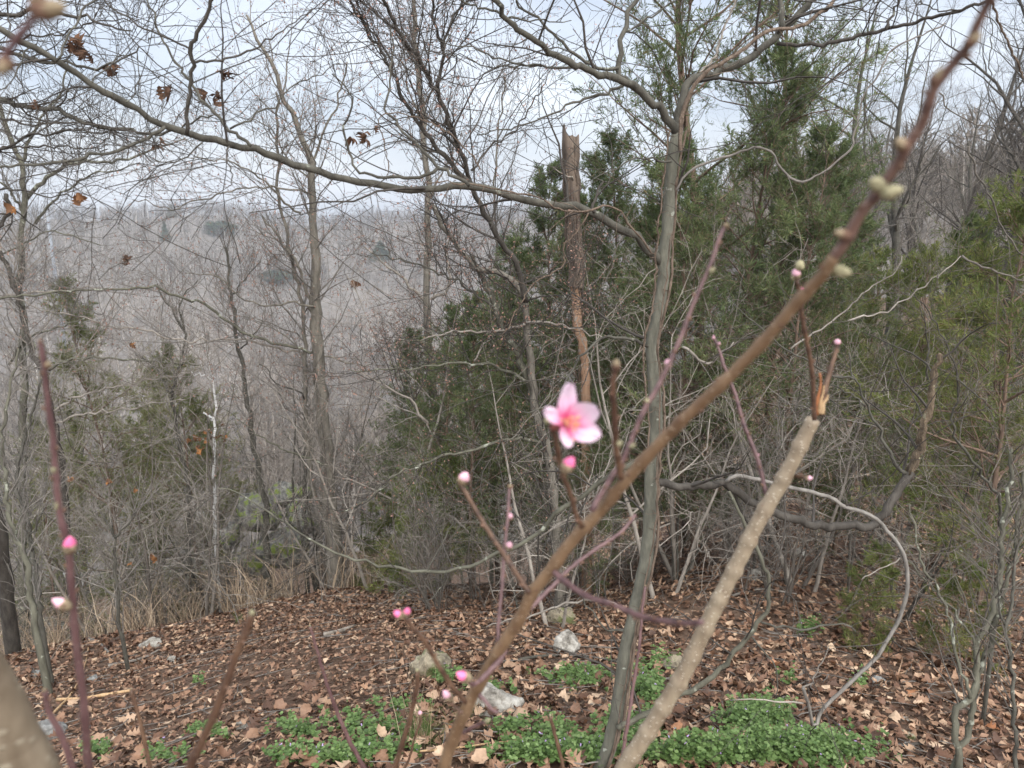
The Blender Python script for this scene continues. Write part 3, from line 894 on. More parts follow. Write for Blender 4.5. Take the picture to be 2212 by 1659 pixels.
H += [
 ('branch', q(0, 0, [(1210, 870), (1215, 700), (1235, 500), (1245, 400), (1243, 320), (1255, 260), (1300, 190), (1340, 100), (1375, 0), (1400, -120)]), YA(.68), 1.9, 8.5, 8, {'m': 'dark_bark', 'tw': .4}),
 ('branch', q(0, 0, [(1245, 412), (1330, 405), (1450, 385), (1590, 345), (1700, 290), (1820, 215), (1930, 120), (2020, 55)]), 1.98, 2.1, 6, 2, {'m': 'dark_bark'}),
 ('branch', q(0, 0, [(1243, 325), (1150, 280), (1040, 235), (930, 180), (800, 95), (660, 0), (600, -60)]), 1.97, 1.9, 4.5, 3.5, {'m': 'dark_bark'}),
 ('branch', q(0, 0, [(1625, 945), (1510, 850), (1470, 820), (1380, 720), (1330, 660), (1250, 550), (1180, 450), (1100, 350), (1050, 270), (1020, 180), (1000, 110), (960, 0), (940, -80)]), YA(.6), 2.2, 7.5, 3.5),
 ('branch', q(0, 0, [(1490, 835), (1560, 810), (1650, 750), (1750, 690), (1850, 610), (1940, 530), (2050, 490), (2200, 410)]), 2.1, 2.2, 4.6, 1.6),
 ('branch', q(0, 0, [(1070, 822), (980, 880), (850, 940), (750, 980), (600, 1010), (450, 1040), (280, 1060), (100, 1070), (0, 1078), (-150, 1095)]), YA(.72), 1.85, 7.5, 5),
 ('branch', q(0, 0, [(270, 1062), (360, 1135), (520, 1190), (640, 1210), (780, 1250), (855, 1278)]), 1.88, 1.95, 3, 1.2, {'m': 'dark_bark'}),
 ('branch', q(0, 0, [(1310, 925), (1250, 975), (1180, 1030), (1080, 1048), (985, 1032)]), YA(.65), 2.0, 3.8, 1.8),
 ('branch', q(0, 0, [(1485, 950), (1483, 1050), (1495, 1140), (1505, 1195)]), YA(.62), 2.0, 4, 2, {'m': 'dark_bark'}),
 ('branch', q(0, 0, [(362, 398), (400, 330), (440, 270), (480, 170), (530, 80), (560, 40), (640, 0), (720, -60)]), 1.85, 1.95, 5, 4),
 ('branch', q(0, 0, [(598, 535), (680, 460), (780, 370), (860, 310), (930, 260), (1000, 230)]), 1.9, 2.0, 3.4, 1.5),
 ('branch', q(0, 0, [(818, 660), (870, 590), (895, 540), (900, 420), (890, 340)]), 1.95, 2.05, 2.6, 1.3),
 ('branch', q(0, 0, [(188, 310), (150, 380), (130, 430), (90, 500), (40, 560), (0, 585)]), 1.82, 1.8, 3.6, 2.4),
 ('branch', q(1, 0, [(825, 1200), (740, 1150), (620, 1080), (560, 1010), (480, 930), (400, 850), (340, 770), (290, 700), (310, 500), (330, 330), (320, 180)]), YA(.4), 2.4, 8.5, 3, {'m': 'grey_bark'}),
 ('branch', q(1, 0, [(620, 1092), (550, 1130), (450, 1150), (350, 1155), (230, 1140), (120, 1105), (70, 1040), (30, 900), (15, 840), (70, 650), (10, 550), (-60, 480)]), 2.27, 2.2, 8, 3, {'m': 'grey_bark'}),
 ('branch', q(1, 0, [(1640, 1375), (1640, 1340), (1650, 1270), (1680, 1200), (1700, 1175)]), YA(.13), 2.5, 7, 4.5, {'m': 'dark_bark'}),
 ('branch', q(1, 0, [(1700, 1178), (1600, 1130), (1500, 1075), (1420, 1035), (1360, 995)]), 2.5, 2.55, 3, 1.4),
 ('branch', q(1, 0, [(2140, 1045), (2050, 1028), (1950, 1025), (1860, 1045), (1770, 1090), (1660, 1150), (1550, 1200)]), 2.5, 2.4, 5, 1.4),
 # the fork at the top: left arm
 ('limb', [(1461, 292)] + q(1, 0, [(2100, 740), (1980, 630), (1880, 555), (1780, 520), (1680, 495), (1560, 440), (1440, 370), (1340, 340), (1250, 265), (1150, 195), (1070, 125), (1030, 50), (990, 0), (900, -120)]), 2.56, 2.2, 19, 10, {'s': 12, 'tw': .5}),
 ('limb', q(1, 0, [(1865, 550), (1800, 450), (1795, 380), (1820, 280), (1840, 180), (1845, 120), (1880, 50), (1910, 0), (1960, -120)]), 2.5, 2.6, 12, 9, {'tw': .5}),
 ('branch', q(1, 0, [(1795, 440), (1700, 445), (1580, 410), (1490, 330), (1400, 250), (1300, 150), (1230, 90), (1150, 30), (1130, 0), (1100, -70)]), 2.5, 2.45, 8, 4.5),
 ('branch', q(1, 0, [(1830, 550), (1700, 600), (1600, 630), (1520, 660), (1440, 710), (1350, 750), (1250, 780), (1150, 820), (1000, 855), (880, 875)]), 2.5, 2.35, 6, 2.4),
 ('branch', q(1, 0, [(1560, 438), (1400, 440), (1270, 430), (1150, 415), (1000, 380), (870, 330), (800, 300), (700, 285), (560, 255)]), 2.42, 2.3, 5.5, 1.8),
 ('branch', q(1, 0, [(1300, 430), (1180, 425), (1050, 435), (950, 430), (850, 395), (750, 360), (650, 345), (470, 320)]), 2.4, 2.3, 4, 1.4),
 ('branch', q(1, 0, [(1845, 205), (1950, 150), (2050, 70), (2150, 20), (2212, -10)]), 2.55, 2.6, 5, 2.5),
 ('branch', q(1, 0, [(1085, 115), (1150, 130), (1280, 132), (1400, 138), (1490, 132)]), 2.25, 2.3, 4.5, 1.8),
 ('branch', q(1, 0, [(1025, 85), (930, 60), (840, 20), (740, -10)]), 2.24, 2.2, 5, 4),
 # right arm
 ('limb', [(1463, 290), (1468, 250), (1474, 215), (1490, 180)] + q(2, 0, [(110, 500), (200, 478), (330, 430), (440, 370), (520, 310), (600, 250), (650, 180), (700, 130), (780, 60), (840, 0), (950, -100)]), 2.56, 2.75, 19, 14, {'s': 12, 'tw': .5}),
 ('branch', q(2, 0, [(610, 282), (700, 290), (820, 290), (960, 275), (1080, 245), (1180, 230), (1280, 200), (1370, 180), (1500, 145), (1650, 100), (1780, 70), (1930, 20), (2050, -20)]), 2.68, 2.3, 9, 6.5, {'m': 'dark_bark', 'tw': .7}),
 ('branch', q(2, 0, [(1140, 250), (1130, 330), (1110, 400), (1060, 460), (1035, 490)]), 2.5, 2.5, 3.2, 1.5, {'m': 'dark_bark'}),
 ('branch', q(2, 0, [(1315, 195), (1360, 90), (1410, 0), (1430, -60)]), 2.48, 2.5, 6, 5, {'m': 'dark_bark'}),
 ('branch', q(2, 0, [(1800, 65), (1700, 75), (1600, 50), (1540, 10)]), 2.36, 2.4, 4, 2, {'m': 'dark_bark'}),
 ('branch', q(2, 0, [(650, 180), (635, 100), (620, 0), (610, -80)]), 2.66, 2.7, 12, 10),
 ('branch', q(2, 0, [(1270, 20), (1180, -20)]), 2.5, 2.5, 4, 3, {'tw': 0}),
 # low limb sweeping right, rising again to a rotten broken end
 ('limb', q(1, 1, [(2010, 1480), (2070, 1470), (2212, 1498)]) + q(2, 1, [(130, 1480), (270, 1468), (330, 1500), (400, 1560), (530, 1640)]) + q(2, 2, [(620, 8), (750, 60), (900, 85), (1100, 82), (1200, 100), (1270, 45), (1330, -30)]) + q(2, 1, [(1400, 1510), (1480, 1400)]), 2.56, 2.75, 17, 18, {'s': 10, 'm': 'dark_bark', 'tw': .5}),
 ('broken_end', q(2, 1, [(1470, 1415), (1520, 1290), (1560, 1150), (1590, 1000), (1610, 880), (1625, 790), (1650, 700), (1665, 640)]), 2.75, 2.8, 20, 13, {'s': 12, 'm': 'rotten_wood', 'knob': .14, 'lump': .14, 'tw': .15, 'label': 'rotten flaking broken end of the low limb'}),
 ('branch', q(2, 1, [(1450, 1410), (1400, 1370), (1320, 1230), (1260, 1100), (1180, 940), (1130, 840), (1095, 760), (1075, 630)]), 2.75, 2.7, 8, 2.5, {'tw': 1.3}),
 ('branch', q(2, 1, [(1105, 795), (1000, 780), (900, 740), (800, 680), (640, 590), (560, 520), (400, 380), (330, 310)]), 2.7, 2.6, 5, 1.6),
 ('branch', q(2, 1, [(1180, 970), (1100, 910), (1020, 850), (960, 835)]), 2.7, 2.65, 4, 2),
 # dead grey loop
 ('hanging_loop', q(2, 1, [(275, 1470), (340, 1422), (500, 1452), (650, 1492), (800, 1522), (950, 1562), (1050, 1625)]) + q(2, 2, [(1170, 0), (1260, 52), (1330, 130), (1390, 205), (1440, 300), (1458, 450), (1440, 570), (1400, 700), (1330, 822), (1250, 950), (1100, 1092), (950, 1232), (885, 1310), (872, 1375), (845, 1390), (832, 1330), (815, 1260), (780, 1140)]), 2.6, 2.35, 9, 7.5, {'s': 10, 'm': 'loop_bark', 'tw': .35, 'n': 60, 'wob': .0008, 'knob': .03, 'label': 'dead grey limb hanging in a big loop'}),
 ('branch', q(2, 2, [(775, 1135), (830, 1110), (885, 1000), (945, 870)]), 2.36, 2.34, 4, 2, {'m': 'pale_twig', 'tw': 0}),
 ('branch', q(2, 2, [(780, 1240), (700, 1235), (560, 1220), (430, 1210), (320, 1218)]), 2.36, 2.34, 4, 2, {'m': 'pale_twig', 'tw': 0}),
 ('branch', q(2, 2, [(1405, 300), (1320, 360), (1230, 405), (1160, 435)]), 2.45, 2.4, 3, 1.5, {'m': 'pale_twig', 'tw': 0}),
 # low limb with lichen curving up from the foot
 ('limb', q(1, 2, [(1790, 1400), (1880, 1360), (2000, 1295), (2090, 1235), (2212, 1185)]) + q(2, 2, [(150, 1100), (300, 950), (430, 800), (530, 650), (560, 530), (540, 400), (490, 260), (440, 150), (360, 0), (300, -130)]), 2.5, 2.5, 14, 7, {'m': 'lichen_bark', 'tw': .6}),
 ('branch', q(2, 2, [(510, 715), (650, 740), (800, 750), (950, 737), (1080, 742), (1120, 775)]), 2.5, 2.5, 5.5, 3.5),
 ('branch', q(2, 2, [(450, 810), (520, 890), (590, 990), (625, 1090), (600, 1210)]), 2.5, 2.45, 4, 2),
 # long pale limb sweeping left
 ('limb', q(1, 1, [(2010, 1320), (1900, 1330), (1700, 1450), (1560, 1570), (1420, 1660)]) + q(1, 2, [(1300, 110), (1150, 210), (1000, 270), (900, 330), (750, 370), (600, 380), (400, 370), (200, 340), (0, 290)]) + q(0, 2, [(2050, 190), (1900, 105), (1750, 5)]) + q(0, 1, [(1600, 1580), (1500, 1522), (1410, 1505)]), 2.56, 2.9, 12, 2.5, {'m': 'lichen_bark', 'tw': .8}),
 ('branch', q(1, 2, [(680, 385), (660, 470), (600, 540), (560, 570)]), 2.7, 2.7, 3.5, 2),
 ('branch', q(1, 2, [(560, 380), (640, 240), (720, 60), (740, -40)]), 2.7, 2.75, 3, 1.5),
 ('branch', q(1, 1, [(1985, 585), (1880, 540), (1780, 525), (1680, 540), (1600, 600), (1530, 680), (1490, 750), (1400, 890), (1330, 960), (1215, 1020), (1110, 990)]), 2.54, 2.45, 8, 1.8),
 ('branch', q(1, 2, [(1870, 780), (1780, 770), (1720, 770), (1650, 670), (1560, 560), (1530, 400), (1530, 160)]), 2.55, 2.6, 4.5, 2.5),
 ('branch', q(1, 2, [(1830, 640), (1780, 600), (1650, 580), (1500, 590), (1350, 630), (1200, 680), (1050, 705), (940, 745)]), 2.55, 2.7, 6, 3, {'m': 'pale_twig'}),
]
tw_H = [(5, .55, dict(ang=(35, 75), t0=.08, m=7, wander=.16, rr=.42, cap=.006, tip=.0011, fall=.3)),
        (4, .20, dict(ang=(35, 70), t0=.15, m=5, wander=.2, rr=.6, cap=.0022, tip=.0008, fall=.4))]
treeH, bH = traced('forked_tree', 'grey forked tree wound with shaggy vines, the nearest whole trunk in the middle', 'tree', H, 'grey_bark', 'dark_twig', tw_H)

# vines climbing it
def vine(label, pix, Y0, Y1, w0, w1, mname='vine_bark', twn=None, **kw):
    P, R = path(pix, Y0, Y1, w0, w1, kw.get('n', 40), kw.get('wob', .0016), .12)
    V, Q_ = tube(P, R, 8, True, .12)
    root = empty('vine', tuple(P[0]), label, 'vine', 'vines on the forked tree')
    world_part('stem', V, Q_, M[mname], root)
    if twn:
        a, b = stack([(P, R)], 24)
        c, d, l = grow(a, b, twn, kw.get('tl', .12), ang=(30, 80), m=5, wander=.3, rr=.6, cap=.0016, tip=.0006)
        V, Q_ = tube_batch(c, d, 3)
        world_part('tendrils', V, Q_, M[mname], root, kind='stuff')
def beside(off, frm=0, to=None):
    t = trunkH[frm:to]
    return [(x + off * math.copysign(1, 1), y) for x, y in t]
wig = lambda pts, amp, ph: [(x + amp * math.sin(y * .021 + ph), y) for x, y in pts]
vine('shaggy brown vine hugging the left side of the forked trunk', wig(beside(-17), 2, 0)[:13][::-1], 2.52, 2.52, 4.5, 4, twn=50, tl=.05, n=60)
vine('shaggy brown vine climbing the right side of the forked trunk', wig(beside(16), 2, 2)[::-1], 2.52, 2.52, 6.5, 5, twn=40, tl=.06, n=60)
vine('thin vine crossing the front of the forked trunk', wig(beside(10), 3, 4)[3:][::-1], 2.51, 2.51, 3, 3, twn=20, tl=.06, n=60)
vine('brown grapevine running along the right arm of the fork', [(1470, 330), (1472, 260)] + q(2, 0, [(60, 580), (150, 470), (260, 400), (400, 320), (500, 230), (600, 192), (720, 178), (800, 148), (900, 80), (980, 0), (1040, -60)]), 2.5, 2.62, 9, 7, twn=14, tl=.15)
vine('grey brown vine swinging in a deep sag right of the forked trunk', q(2, 0, [(-40, 1230), (0, 1160), (80, 1085), (200, 1045), (330, 1000), (470, 950), (560, 970), (610, 1050), (670, 1130), (750, 1175), (850, 1150), (930, 1100), (1050, 1000), (1100, 930), (1130, 780), (1180, 600), (1260, 500), (1350, 330), (1500, 250), (1700, 150)]), 2.48, 2.75, 5, 3.4, 'brown_twig', 10, n=60, tl=.2)
vine('thin reddish vine lying on the long left limb', q(1, 0, [(2010, 1640), (1950, 1560), (1850, 1440), (1800, 1360), (1700, 1335), (1560, 1370), (1400, 1350), (1300, 1290), (1200, 1260), (1000, 1225), (830, 1195), (650, 1180), (560, 1190)]), 2.5, 2.2, 4.5, 2.6, 'vine_bark', 16, tl=.2)
vine('reddish vine dangling below the long left limb', q(1, 0, [(1600, 1380), (1540, 1480), (1450, 1580), (1440, 1658)]) + q(1, 1, [(1430, 70), (1250, 180), (1150, 320), (1070, 480), (1030, 520)]), 2.45, 2.4, 3.6, 1.6, 'vine_bark', 9, tl=.15)
vine('pale vine rising beside the upper fork', q(2, 0, [(110, 470), (200, 380), (240, 270), (270, 170), (320, 60), (350, -20)]), 2.5, 2.55, 5.5, 4, 'pale_twig')
vine('reddish stem hooked over the far left limb', q(1, 0, [(900, 1100), (820, 980), (640, 830), (400, 740), (245, 760), (280, 930), (310, 1100), (290, 1170)]), 2.2, 2.3, 3.4, 2, 'vine_bark', 6, tl=.12)
vine('brown rope of vine hanging from the right edge of the crown', q(2, 0, [(2000, -30), (2030, 100), (2080, 220), (2150, 370), (2200, 480), (2230, 560)]), 2.0, 2.1, 5, 4, 'vine_bark')

# ---- dark leaning tree with two crossing stems
D = [
 ('trunk', [(1212, 1345), (1204, 1200), (1187, 986), (1168, 936)] + q(1, 1, [(1290, 1100), (1245, 900), (1220, 600), (1205, 430), (1190, 290), (1130, 190), (1000, 110), (900, 70), (800, 0)]) + q(1, 0, [(720, 1560), (650, 1450), (590, 1330)]), 6.1, 6.0, 23, 9, {'m': 'mid_bark'}),
 ('stem', [(1158, 880)] + q(1, 1, [(1200, 760), (1130, 600), (1050, 490), (1000, 350), (900, 120), (850, 0)]) , 6.1, 6.1, 17, 12, {'m': 'lichen_bark', 'tw': .6}),
 ('limb', q(1, 1, [(1190, 290), (1140, 60), (1100, 0)]) + q(1, 0, [(1060, 1600), (1000, 1490), (900, 1340), (840, 1180), (800, 1030), (740, 880), (690, 760), (640, 650), (620, 580), (560, 480), (480, 370), (400, 260), (330, 130), (270, 0), (230, -100)]), 5.6, 4.4, 13, 7, {'m': 'dark_bark', 'n': 44}),
 ('branch', q(1, 0, [(628, 590), (650, 450), (660, 330), (620, 200), (590, 100), (590, 0), (600, -90)]), 4.85, 4.6, 8, 5),
 ('branch', q(1, 0, [(658, 320), (700, 180), (760, 60), (850, 0), (900, -50)]), 4.7, 4.8, 6.5, 4.5),
 ('branch', q(1, 0, [(842, 1190), (720, 1060), (600, 930), (500, 790), (410, 660), (350, 500), (300, 420), (230, 270), (180, 240), (80, 60), (50, 0), (20, -90)]), 5.1, 4.7, 10, 4.5),
 ('branch', q(1, 0, [(330, 450), (300, 340), (200, 200), (130, 110), (60, 40)]), 4.9, 5.0, 5, 2.5),
 ('branch', q(1, 0, [(840, 1105), (940, 980), (1100, 860), (1230, 680), (1330, 520), (1390, 400)]), 5.0, 5.2, 5, 1.8),
 ('branch', q(1, 1, [(1130, 190), (1280, 140), (1400, 90), (1500, 10), (1530, -20)]), 6.0, 6.1, 5, 2.5),
 ('branch', q(1, 1, [(1200, 300), (1260, 265), (1380, 260), (1530, 300)]), 6.0, 5.9, 4.5, 2),
 ('branch', q(1, 1, [(1190, 440), (1040, 480), (880, 490), (760, 480), (640, 510), (520, 545)]), 6.0, 5.7, 6, 2.5, {'m': 'pale_twig'}),
 ('branch', q(1, 1, [(1200, 430), (1300, 430), (1400, 440), (1500, 470), (1620, 500), (1700, 530)]), 6.0, 5.8, 6, 2.5, {'m': 'pale_twig'}),
 ('branch', q(1, 1, [(1190, 810), (1100, 760), (980, 710), (850, 690), (700, 690), (560, 710), (400, 740), (200, 745), (60, 740)]), 6.0, 5.6, 6.5, 2.2, {'m': 'lichen_bark'}),
 ('branch', q(1, 1, [(860, 680), (910, 590), (980, 470), (1000, 440)]), 5.8, 5.9, 4, 2.5, {'m': 'pale_twig'}),
 ('branch', q(1, 1, [(1290, 1215), (1200, 1190), (1100, 1185), (960, 1220), (820, 1270), (650, 1300), (500, 1360), (350, 1430), (150, 1580), (0, 1658)]), 6.0, 5.4, 8, 3, {'m': 'lichen_bark'}),
 ('branch', q(1, 1, [(1000, 350), (900, 270), (760, 170), (620, 110), (480, 50), (300, 10), (200, -20)]), 6.1, 6.0, 6, 2.2, {'m': 'grey_bark'}),
 ('branch', q(1, 1, [(560, 1080), (500, 1000), (440, 930), (340, 870), (200, 790), (100, 730)]), 5.9, 5.7, 6, 2, {'m': 'pale_twig'}),
]
elm_tw = [(9, .75, dict(ang=(30, 70), t0=.06, m=7, wander=.16, rr=.45, cap=.006, tip=.0016, up=.25, fall=.4)),
          (6, .36, dict(ang=(30, 65), t0=.1, m=5, wander=.18, rr=.6, cap=.0032, tip=.0011, up=.15, fall=.4)),
          (3, .15, dict(ang=(30, 65), t0=.15, m=4, wander=.2, rr=.7, cap=.0018, tip=.0008, fall=.4))]
traced('leaning_elm', 'dark leaning elm whose slanting limb crosses the long grey limb', 'tree', D, 'dark_bark', 'dark_twig', elm_tw, buds=(2, .016, 'elm_bud'))

# ---- straight grey trunk
G = [
 ('trunk', [(962, 1285)] + q(1, 1, [(650, 1600), (640, 1500), (620, 1200), (600, 900), (580, 700), (555, 300), (560, 0)]) + q(1, 0, [(560, 1500), (560, 1250), (545, 1000), (530, 800), (500, 500), (480, 250), (470, 0), (462, -150)]), 10, 10, 22, 9, {'m': 'mid_bark', 'n': 40}),
 ('branch', q(1, 1, [(548, 640), (480, 590), (400, 570), (270, 530)]), 10, 9.8, 5, 2),
 ('branch', q(1, 1, [(545, 300), (440, 200), (340, 100), (230, 20), (150, -60)]), 10, 9.8, 6, 3, {'m': 'pale_twig'}),
 ('branch', q(1, 1, [(580, 280), (680, 220), (700, 100), (690, 0), (700, -140)]), 10, 10.2, 7, 3, {'m': 'pale_twig'}),
 ('branch', q(1, 0, [(560, 1300), (640, 1150), (720, 1000), (780, 850)]), 10, 10, 5, 2),
 ('branch', q(1, 0, [(530, 830), (460, 650), (420, 500), (380, 300)]), 10, 10, 5, 2),
 ('branch', q(1, 0, [(520, 700), (620, 520), (660, 350), (740, 150)]), 10, 10, 5, 2),
 ('branch', q(1, 0, [(500, 500), (430, 300), (300, 120)]), 10, 10, 4, 2),
]
elm_tw2 = [(6, 1.1, dict(ang=(30, 65), t0=.2, m=7, wander=.16, rr=.45, cap=.009, tip=.0022, up=.3, fall=.35)),
           (6, .55, dict(ang=(30, 65), t0=.1, m=5, wander=.18, rr=.6, cap=.0045, tip=.0014, up=.2, fall=.4)),
           (4, .24, dict(ang=(30, 65), t0=.15, m=4, wander=.2, rr=.7, cap=.0023, tip=.001, fall=.4))]
traced('straight_elm', 'tall straight grey elm trunk rising behind the long limb', 'tree', G, 'mid_bark', 'brown_twig', elm_tw2, buds=(2, .02, 'elm_bud'))
G2 = [('trunk', [(1062, 1210), (1068, 900)] + q(1, 1, [(985, 200), (1000, 60)]) + q(1, 0, [(1000, 1500), (985, 1300), (1000, 1100), (1010, 900), (1040, 700), (1060, 500)]), 12, 12, 10, 3)]
traced('slender_elm', 'slender pale elm standing behind the crossing of the two limbs', 'tree', G2, 'mid_bark', 'brown_twig', elm_tw2, buds=(2, .02, 'elm_bud'))

# ---- twin-trunked tree
T = [
 ('trunk', [(727, 1262), (722, 1180)] + q(0, 1, [(2130, 1658), (2118, 1300), (2090, 1000), (2070, 700), (2042, 400), (2052, 150), (2040, 0)]) + q(0, 0, [(2030, 1400), (2020, 1150), (2000, 1000), (1900, 750), (1830, 650), (1790, 480), (1700, 300), (1600, 100)]), 8.3, 8.0, 36, 5, {'m': 'mid_bark', 'n': 44, 's': 12}),
 ('stem', [(716, 1130)] + q(0, 1, [(2020, 1500), (1985, 1200), (1975, 900), (1980, 680), (1960, 400), (1940, 280), (1890, 30)]) + q(0, 0, [(1870, 1550), (1830, 1380), (1800, 1250), (1800, 900), (1790, 600)]), 8.3, 8.0, 12, 5, {'m': 'mid_bark'}),
 ('limb', q(0, 1, [(2062, 500), (2000, 280), (1950, 120), (1900, 0)]) + q(0, 0, [(1820, 1560), (1700, 1400)]), 8.2, 8.0, 9, 4),
 ('limb', q(0, 0, [(2010, 1100), (2060, 950), (2130, 800), (2200, 600), (2250, 400)]), 8.1, 8.0, 6, 3),
 ('branch', q(0, 1, [(2050, 620), (1900, 590), (1750, 560), (1600, 500), (1480, 420), (1350, 330), (1200, 280), (1000, 200), (800, 210), (500, 230), (200, 250), (0, 275)]), 8.2, 7.0, 6, 4, {'m': 'lichen_bark'}),
 ('branch', q(0, 1, [(2060, 640), (2150, 660), (2260, 690), (2400, 700)]), 8.2, 8.2, 5, 2.5),
 ('branch', q(0, 1, [(1985, 640), (1860, 610), (1700, 570), (1560, 540), (1350, 540), (1150, 545), (900, 470), (700, 460), (500, 390), (250, 340), (60, 250)]), 8.2, 7.2, 5, 2.4, {'m': 'pale_twig'}),
 ('branch', q(0, 1, [(2040, 330), (1900, 300), (1700, 320), (1550, 250), (1400, 130), (1200, 110)]), 8.1, 7.6, 5, 2),
 ('branch', q(0, 0, [(2020, 1250), (1900, 1230), (1750, 1215), (1600, 1215), (1450, 1250), (1350, 1285), (1230, 1310), (1140, 1350), (1050, 1345), (950, 1310), (860, 1295)]), 8.1, 7.2, 4.5, 2),
 ('branch', q(0, 0, [(1950, 1380), (1850, 1330), (1780, 1230), (1640, 1120), (1500, 1060), (1350, 1030), (1200, 1020)]), 8.1, 7.4, 5, 2),
 ('branch', q(0, 0, [(2020, 1150), (1900, 1080), (1790, 900), (1700, 800), (1560, 760)]), 8.1, 7.8, 4, 2),
 ('branch', q(0, 1, [(1975, 930), (1900, 860), (1800, 830), (1740, 740), (1680, 700)]), 8.2, 8.0, 4, 1.5, {'m': 'dark_bark'}),
 ('branch', q(0, 1, [(1980, 680), (1900, 560), (1780, 480), (1640, 420)]), 8.2, 8.0, 4, 1.5),
 ('branch', q(0, 1, [(2120, 1360), (2000, 1310), (1850, 1260), (1700, 1180), (1600, 1080), (1450, 990)]), 8.1, 7.6, 5, 2, {'m': 'lichen_bark'}),
]
traced('twin_trunked_elm', 'twin trunked elm with brownish grey bark at the edge of the leaf litter', 'tree', T, 'mid_bark', 'brown_twig', elm_tw2, buds=(2, .02, 'elm_bud'))

# ---- left hand trees
LT = [
 ('trunk', [(48, 1235), (50, 900)] + q(0, 1, [(150, 400), (120, 200), (150, 0)]) + q(0, 0, [(150, 1500), (150, 1400), (160, 1300), (150, 1080), (100, 1000), (50, 850), (0, 700), (-60, 560)]), 9.5, 9.3, 18, 9, {'m': 'lichen_bark'}),
 ('limb', q(0, 0, [(158, 1310), (200, 1250), (310, 1160), (420, 1075), (520, 1045), (700, 1050), (900, 1000), (1050, 940), (1200, 900)]), 9.4, 9.0, 9, 2.5, {'m': 'lichen_bark'}),
 ('limb', q(0, 0, [(230, 1450), (300, 1350), (420, 1240), (560, 1150), (700, 1110), (900, 1060)]), 9.4, 9.0, 6, 2),
 ('limb', q(0, 0, [(140, 1060), (200, 900), (300, 740), (400, 600), (440, 420), (470, 300)]), 9.4, 9.3, 7, 2.5),
 ('branch', q(0, 0, [(150, 1380), (80, 1250), (0, 1180)]), 9.4, 9.3, 6, 4),
 ('branch', q(0, 1, [(60, 700), (170, 540), (330, 480), (480, 440), (600, 400)]), 9.4, 9.0, 5, 2.5),
 ('branch', q(0, 1, [(0, 270), (150, 245), (300, 235), (450, 220), (600, 205), (750, 210)]), 9.2, 8.8, 5, 2.5, {'m': 'pale_twig'}),
 ('branch', q(0, 0, [(0, 1650), (150, 1580), (250, 1520), (350, 1500), (480, 1530), (650, 1590)]), 9.2, 9.0, 4, 2),
]
traced('lichened_elm', 'greenish lichened elm at the left edge against the sky', 'tree', LT, 'lichen_bark', 'brown_twig', elm_tw2)
OK_ = [
 ('trunk', [(14, 1292), (4, 1172), (-60, 900), (-130, 600), (-170, 300), (-180, 100), (-170, -100)], 7.2, 5.4, 30, 22, {'m': 'dark_bark', 'tw': .2}),
 ('limb', [(-170, 240)] + q(0, 0, [(-200, 640), (0, 640), (130, 680), (250, 700), (370, 705), (440, 750), (520, 785), (620, 820), (720, 835), (850, 835), (920, 870), (1050, 855), (1150, 830), (1250, 790), (1380, 745)]), 5.6, 5.2, 15, 3, {'m': 'grey_bark'}),
 ('limb', [(-165, 120)] + q(0, 0, [(-200, 290), (0, 300), (100, 360), (200, 375), (290, 405), (420, 410), (560, 435), (660, 440), (760, 400), (900, 300)]), 5.5, 5.2, 12, 3, {'m': 'grey_bark'}),
 ('limb', [(-165, 40)] + q(0, 0, [(-200, 90), (0, 90), (100, 92), (250, 60), (400, 95), (560, 110), (700, 170), (850, 200)]), 5.5, 5.2, 13, 3),
 ('limb', [(-160, 360)] + q(0, 0, [(-200, 1010), (0, 970), (130, 905), (250, 870), (400, 855), (650, 850), (850, 830)]), 5.6, 5.2, 8, 2.5),
 ('branch', q(0, 0, [(-200, 960), (0, 960), (250, 950), (500, 960), (700, 965)]), 5.5, 5.3, 6, 2),
 ('branch', q(0, 0, [(-200, 740), (0, 760), (150, 800), (300, 800), (500, 790)]), 5.5, 5.3, 6, 2),
 ('branch', q(0, 0, [(-200, 300), (0, 280), (150, 240), (350, 230), (450, 200), (600, 150), (750, 130), (900, 125)]), 5.5, 5.2, 5, 2),
 ('branch', q(0, 0, [(0, 1230), (150, 1240), (300, 1275), (430, 1270), (560, 1290)]), 5.5, 5.4, 4, 2),
 ('branch', q(0, 0, [(40, 1260), (60, 1340), (20, 1430), (-40, 1500)]), 5.5, 5.5, 9, 7, {'m': 'dark_bark', 'tw': .3}),
]
oak_tw = [(5, .6, dict(ang=(35, 75), t0=.06, m=6, wander=.24, rr=.45, cap=.007, tip=.002, up=.1, fall=.4)),
          (5, .28, dict(ang=(30, 65), t0=.1, m=5, wander=.26, rr=.6, cap=.004, tip=.0015, fall=.4)),
          (3, .11, dict(ang=(30, 65), t0=.15, m=4, wander=.26, rr=.7, cap=.0022, tip=.0012, fall=.4))]
oakroot, _ = traced('oak', 'oak at the left edge still holding some curled brown leaves', 'tree', OK_, 'dark_bark', 'dark_twig', oak_tw)
